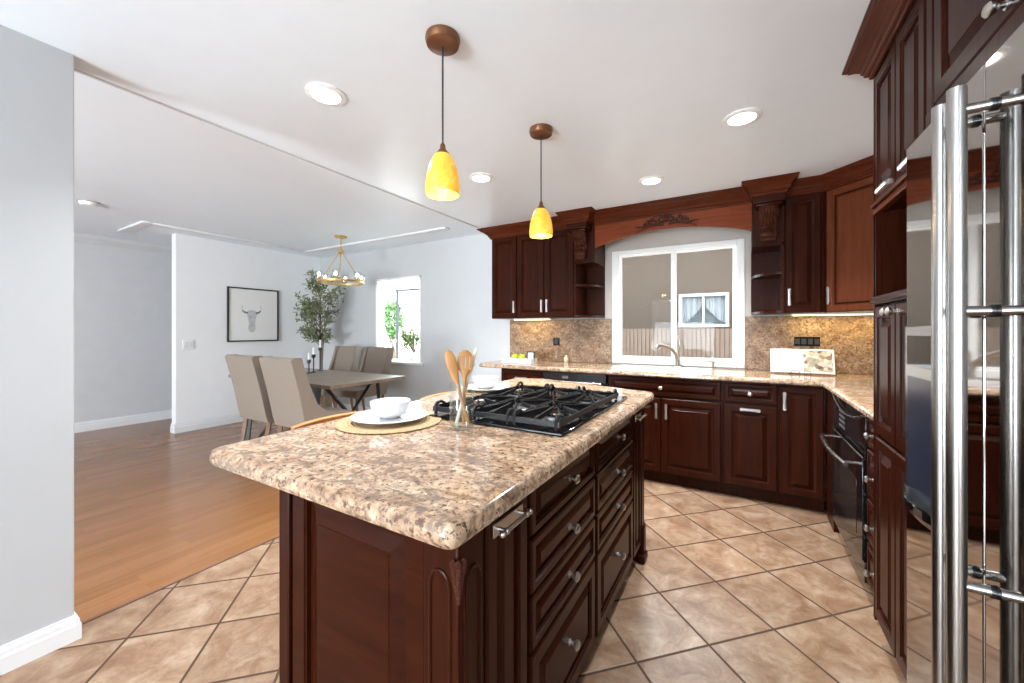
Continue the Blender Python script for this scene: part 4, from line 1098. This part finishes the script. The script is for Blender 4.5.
for x in (-.027, .027): MB().box(x-.017, x+.017, -.012, -.0082, .027, .093, .002).build('rocker', CER, pp)

# plant standing in the garden window
bp = thing('potted_plant', 'leafy potted plant in the bright dining window', 'plant', (-4.12, 4.20, DZ0+.001))
MB().lathe([(.05, 0), (.065, .09), (.07, .10), (.06, .10), (.001, .09)], n=20).build('pot', CER, bp)
rnd = random.Random(4); tm = MB(); lm = MB()
for k in range(26):
    a = rnd.uniform(0, 2*PI); ln = rnd.uniform(.1, .30)
    p0 = Vector((0, 0, .09)); p2 = Vector((math.cos(a)*ln*1.0, math.sin(a)*min(ln, .10), rnd.uniform(.2, .46)))
    p1 = (p0+p2)/2+Vector((0, 0, .06)); tm.tube([p0, p1, p2], [.004, .003, .002], 5)
    for q in range(11):
        t_ = rnd.uniform(.5, 1.05); p = p1.lerp(p2, t_*2-1)
        lm.leaf(p, Vector((rnd.gauss(0, 1), rnd.gauss(0, .5), rnd.gauss(.2, .5))), Vector((rnd.gauss(0, .4), rnd.gauss(0, .4), 1)), rnd.uniform(.06, .10), rnd.uniform(.014, .02))
tm.build('stem', BARK, bp); lm.build('foliage', LEAF2, bp, False)

# ------------------------------------------------------------------ outside
struct(MB().box(-12, 6, YW+T+.001, 16, -.4, -.25), 'ground', CONC)
nh = thing('neighbour_house', 'taupe stucco house wall seen through the kitchen window', 'house', (-.5, 7.2, -.25))
mb = MB(); a0, a1, b0, b1 = -.42, .33, 1.56, 2.12
for x0, x1, z0, z1 in ((-1.9, a0, 0, 3.3), (a1, 3.4, 0, 3.3), (a0, a1, 0, b0), (a0, a1, b1, 3.3)): mb.box(x0, x1, 0, .15, z0, z1)
mb.build('wall', STUC, nh, False)
mb = MB(); s = .05
mb.box(a0, a1, -.03, .06, b0, b0+s, .004); mb.box(a0, a1, -.03, .06, b1-s, b1, .004); mb.box(a0, a0+s, -.03, .06, b0+s, b1-s, .004); mb.box(a1-s, a1, -.03, .06, b0+s, b1-s, .004); mb.box(-.06, -.025, -.02, .05, b0+s, b1-s, .004)
wf = mb.build('window_frame', plain('dimmed white frame', (0.34, 0.345, 0.35), 0.5), nh)  # white frame given a darker colour to offset the bright daylight
MB().box(a0+s, a1-s, .0, .004, b0+s, b1-s).build('window_pane', PANE, wf, False)
mb = MB()
for sg, c in ((-1, a0+s), (1, a1-s)):
    rings = []
    for k in range(17):
        u = k/16; x = c-sg*u*.30; y = .05+.012*math.sin(u*40)
        zt_, zb_ = b1-s, b0+s+.02+.28*u**1.5
        rings.append([(x, y, zb_), (x, y, zt_), (x, y+.004, zt_), (x, y+.004, zb_)])
    mb.rings(rings)
mb.build('curtain', plain('dimmed curtain', (0.26, 0.26, 0.27), 0.8), wf)  # curtain colour dimmed as well, against the strong sky light
MB().box(a0+s, a1-s, .10, .14, b0, b1).build('dark_room', plain('dim room', (0.09, 0.095, 0.10), 0.8), wf, False)
MB().prism([(-2.1, 3.3), (3.6, 3.3), (3.6, 3.42), (-2.1, 3.42)], -.55, .2, 'y').build('eave', VINYL, nh)
fe = thing('board_fence', 'low pinkish board fence in front of the neighbour house', 'fence', (-.6, 6.3, -.25))
mb = MB(); x = -2.6
while x < 2.6:
    mb.box(x, x+.052, 0, .02, 0.02, 1.53, .004, 1); x += .060
mb.build('board_panel', FENC, fe)
MB().box(-2.6, 2.6, .021, .06, 1.2, 1.28).box(-2.6, 2.6, .021, .06, .3, .38).build('rail', FENC, fe)
hg = thing('garden_shrub', 'bright green shrub outside the dining window', 'shrub', (-9.54, 8.8, -.25))
rnd = random.Random(9); lm = MB(); tm = MB()
for k in range(700):
    u = Vector((rnd.gauss(0, 1), rnd.gauss(0, 1), rnd.gauss(0, 1))).normalized()*rnd.uniform(.6, 1)
    lm.leaf(Vector((u.x*.30, u.y*.3, 1.85+u.z*.62)), Vector((rnd.gauss(0, 1), rnd.gauss(0, 1), rnd.gauss(0, 1))), Vector((rnd.gauss(0, 1), rnd.gauss(0, 1), 1)), .14, .04)
for k in range(6): tm.tube([(0, 0, 0), (rnd.gauss(0, .15), rnd.gauss(0, .08), .9), (rnd.gauss(0, .12), rnd.gauss(0, .12), 1.7)], [.04, .03, .01], 6)
tm.build('branch', BARK, hg); lm.build('foliage', HEDGE, hg, False)
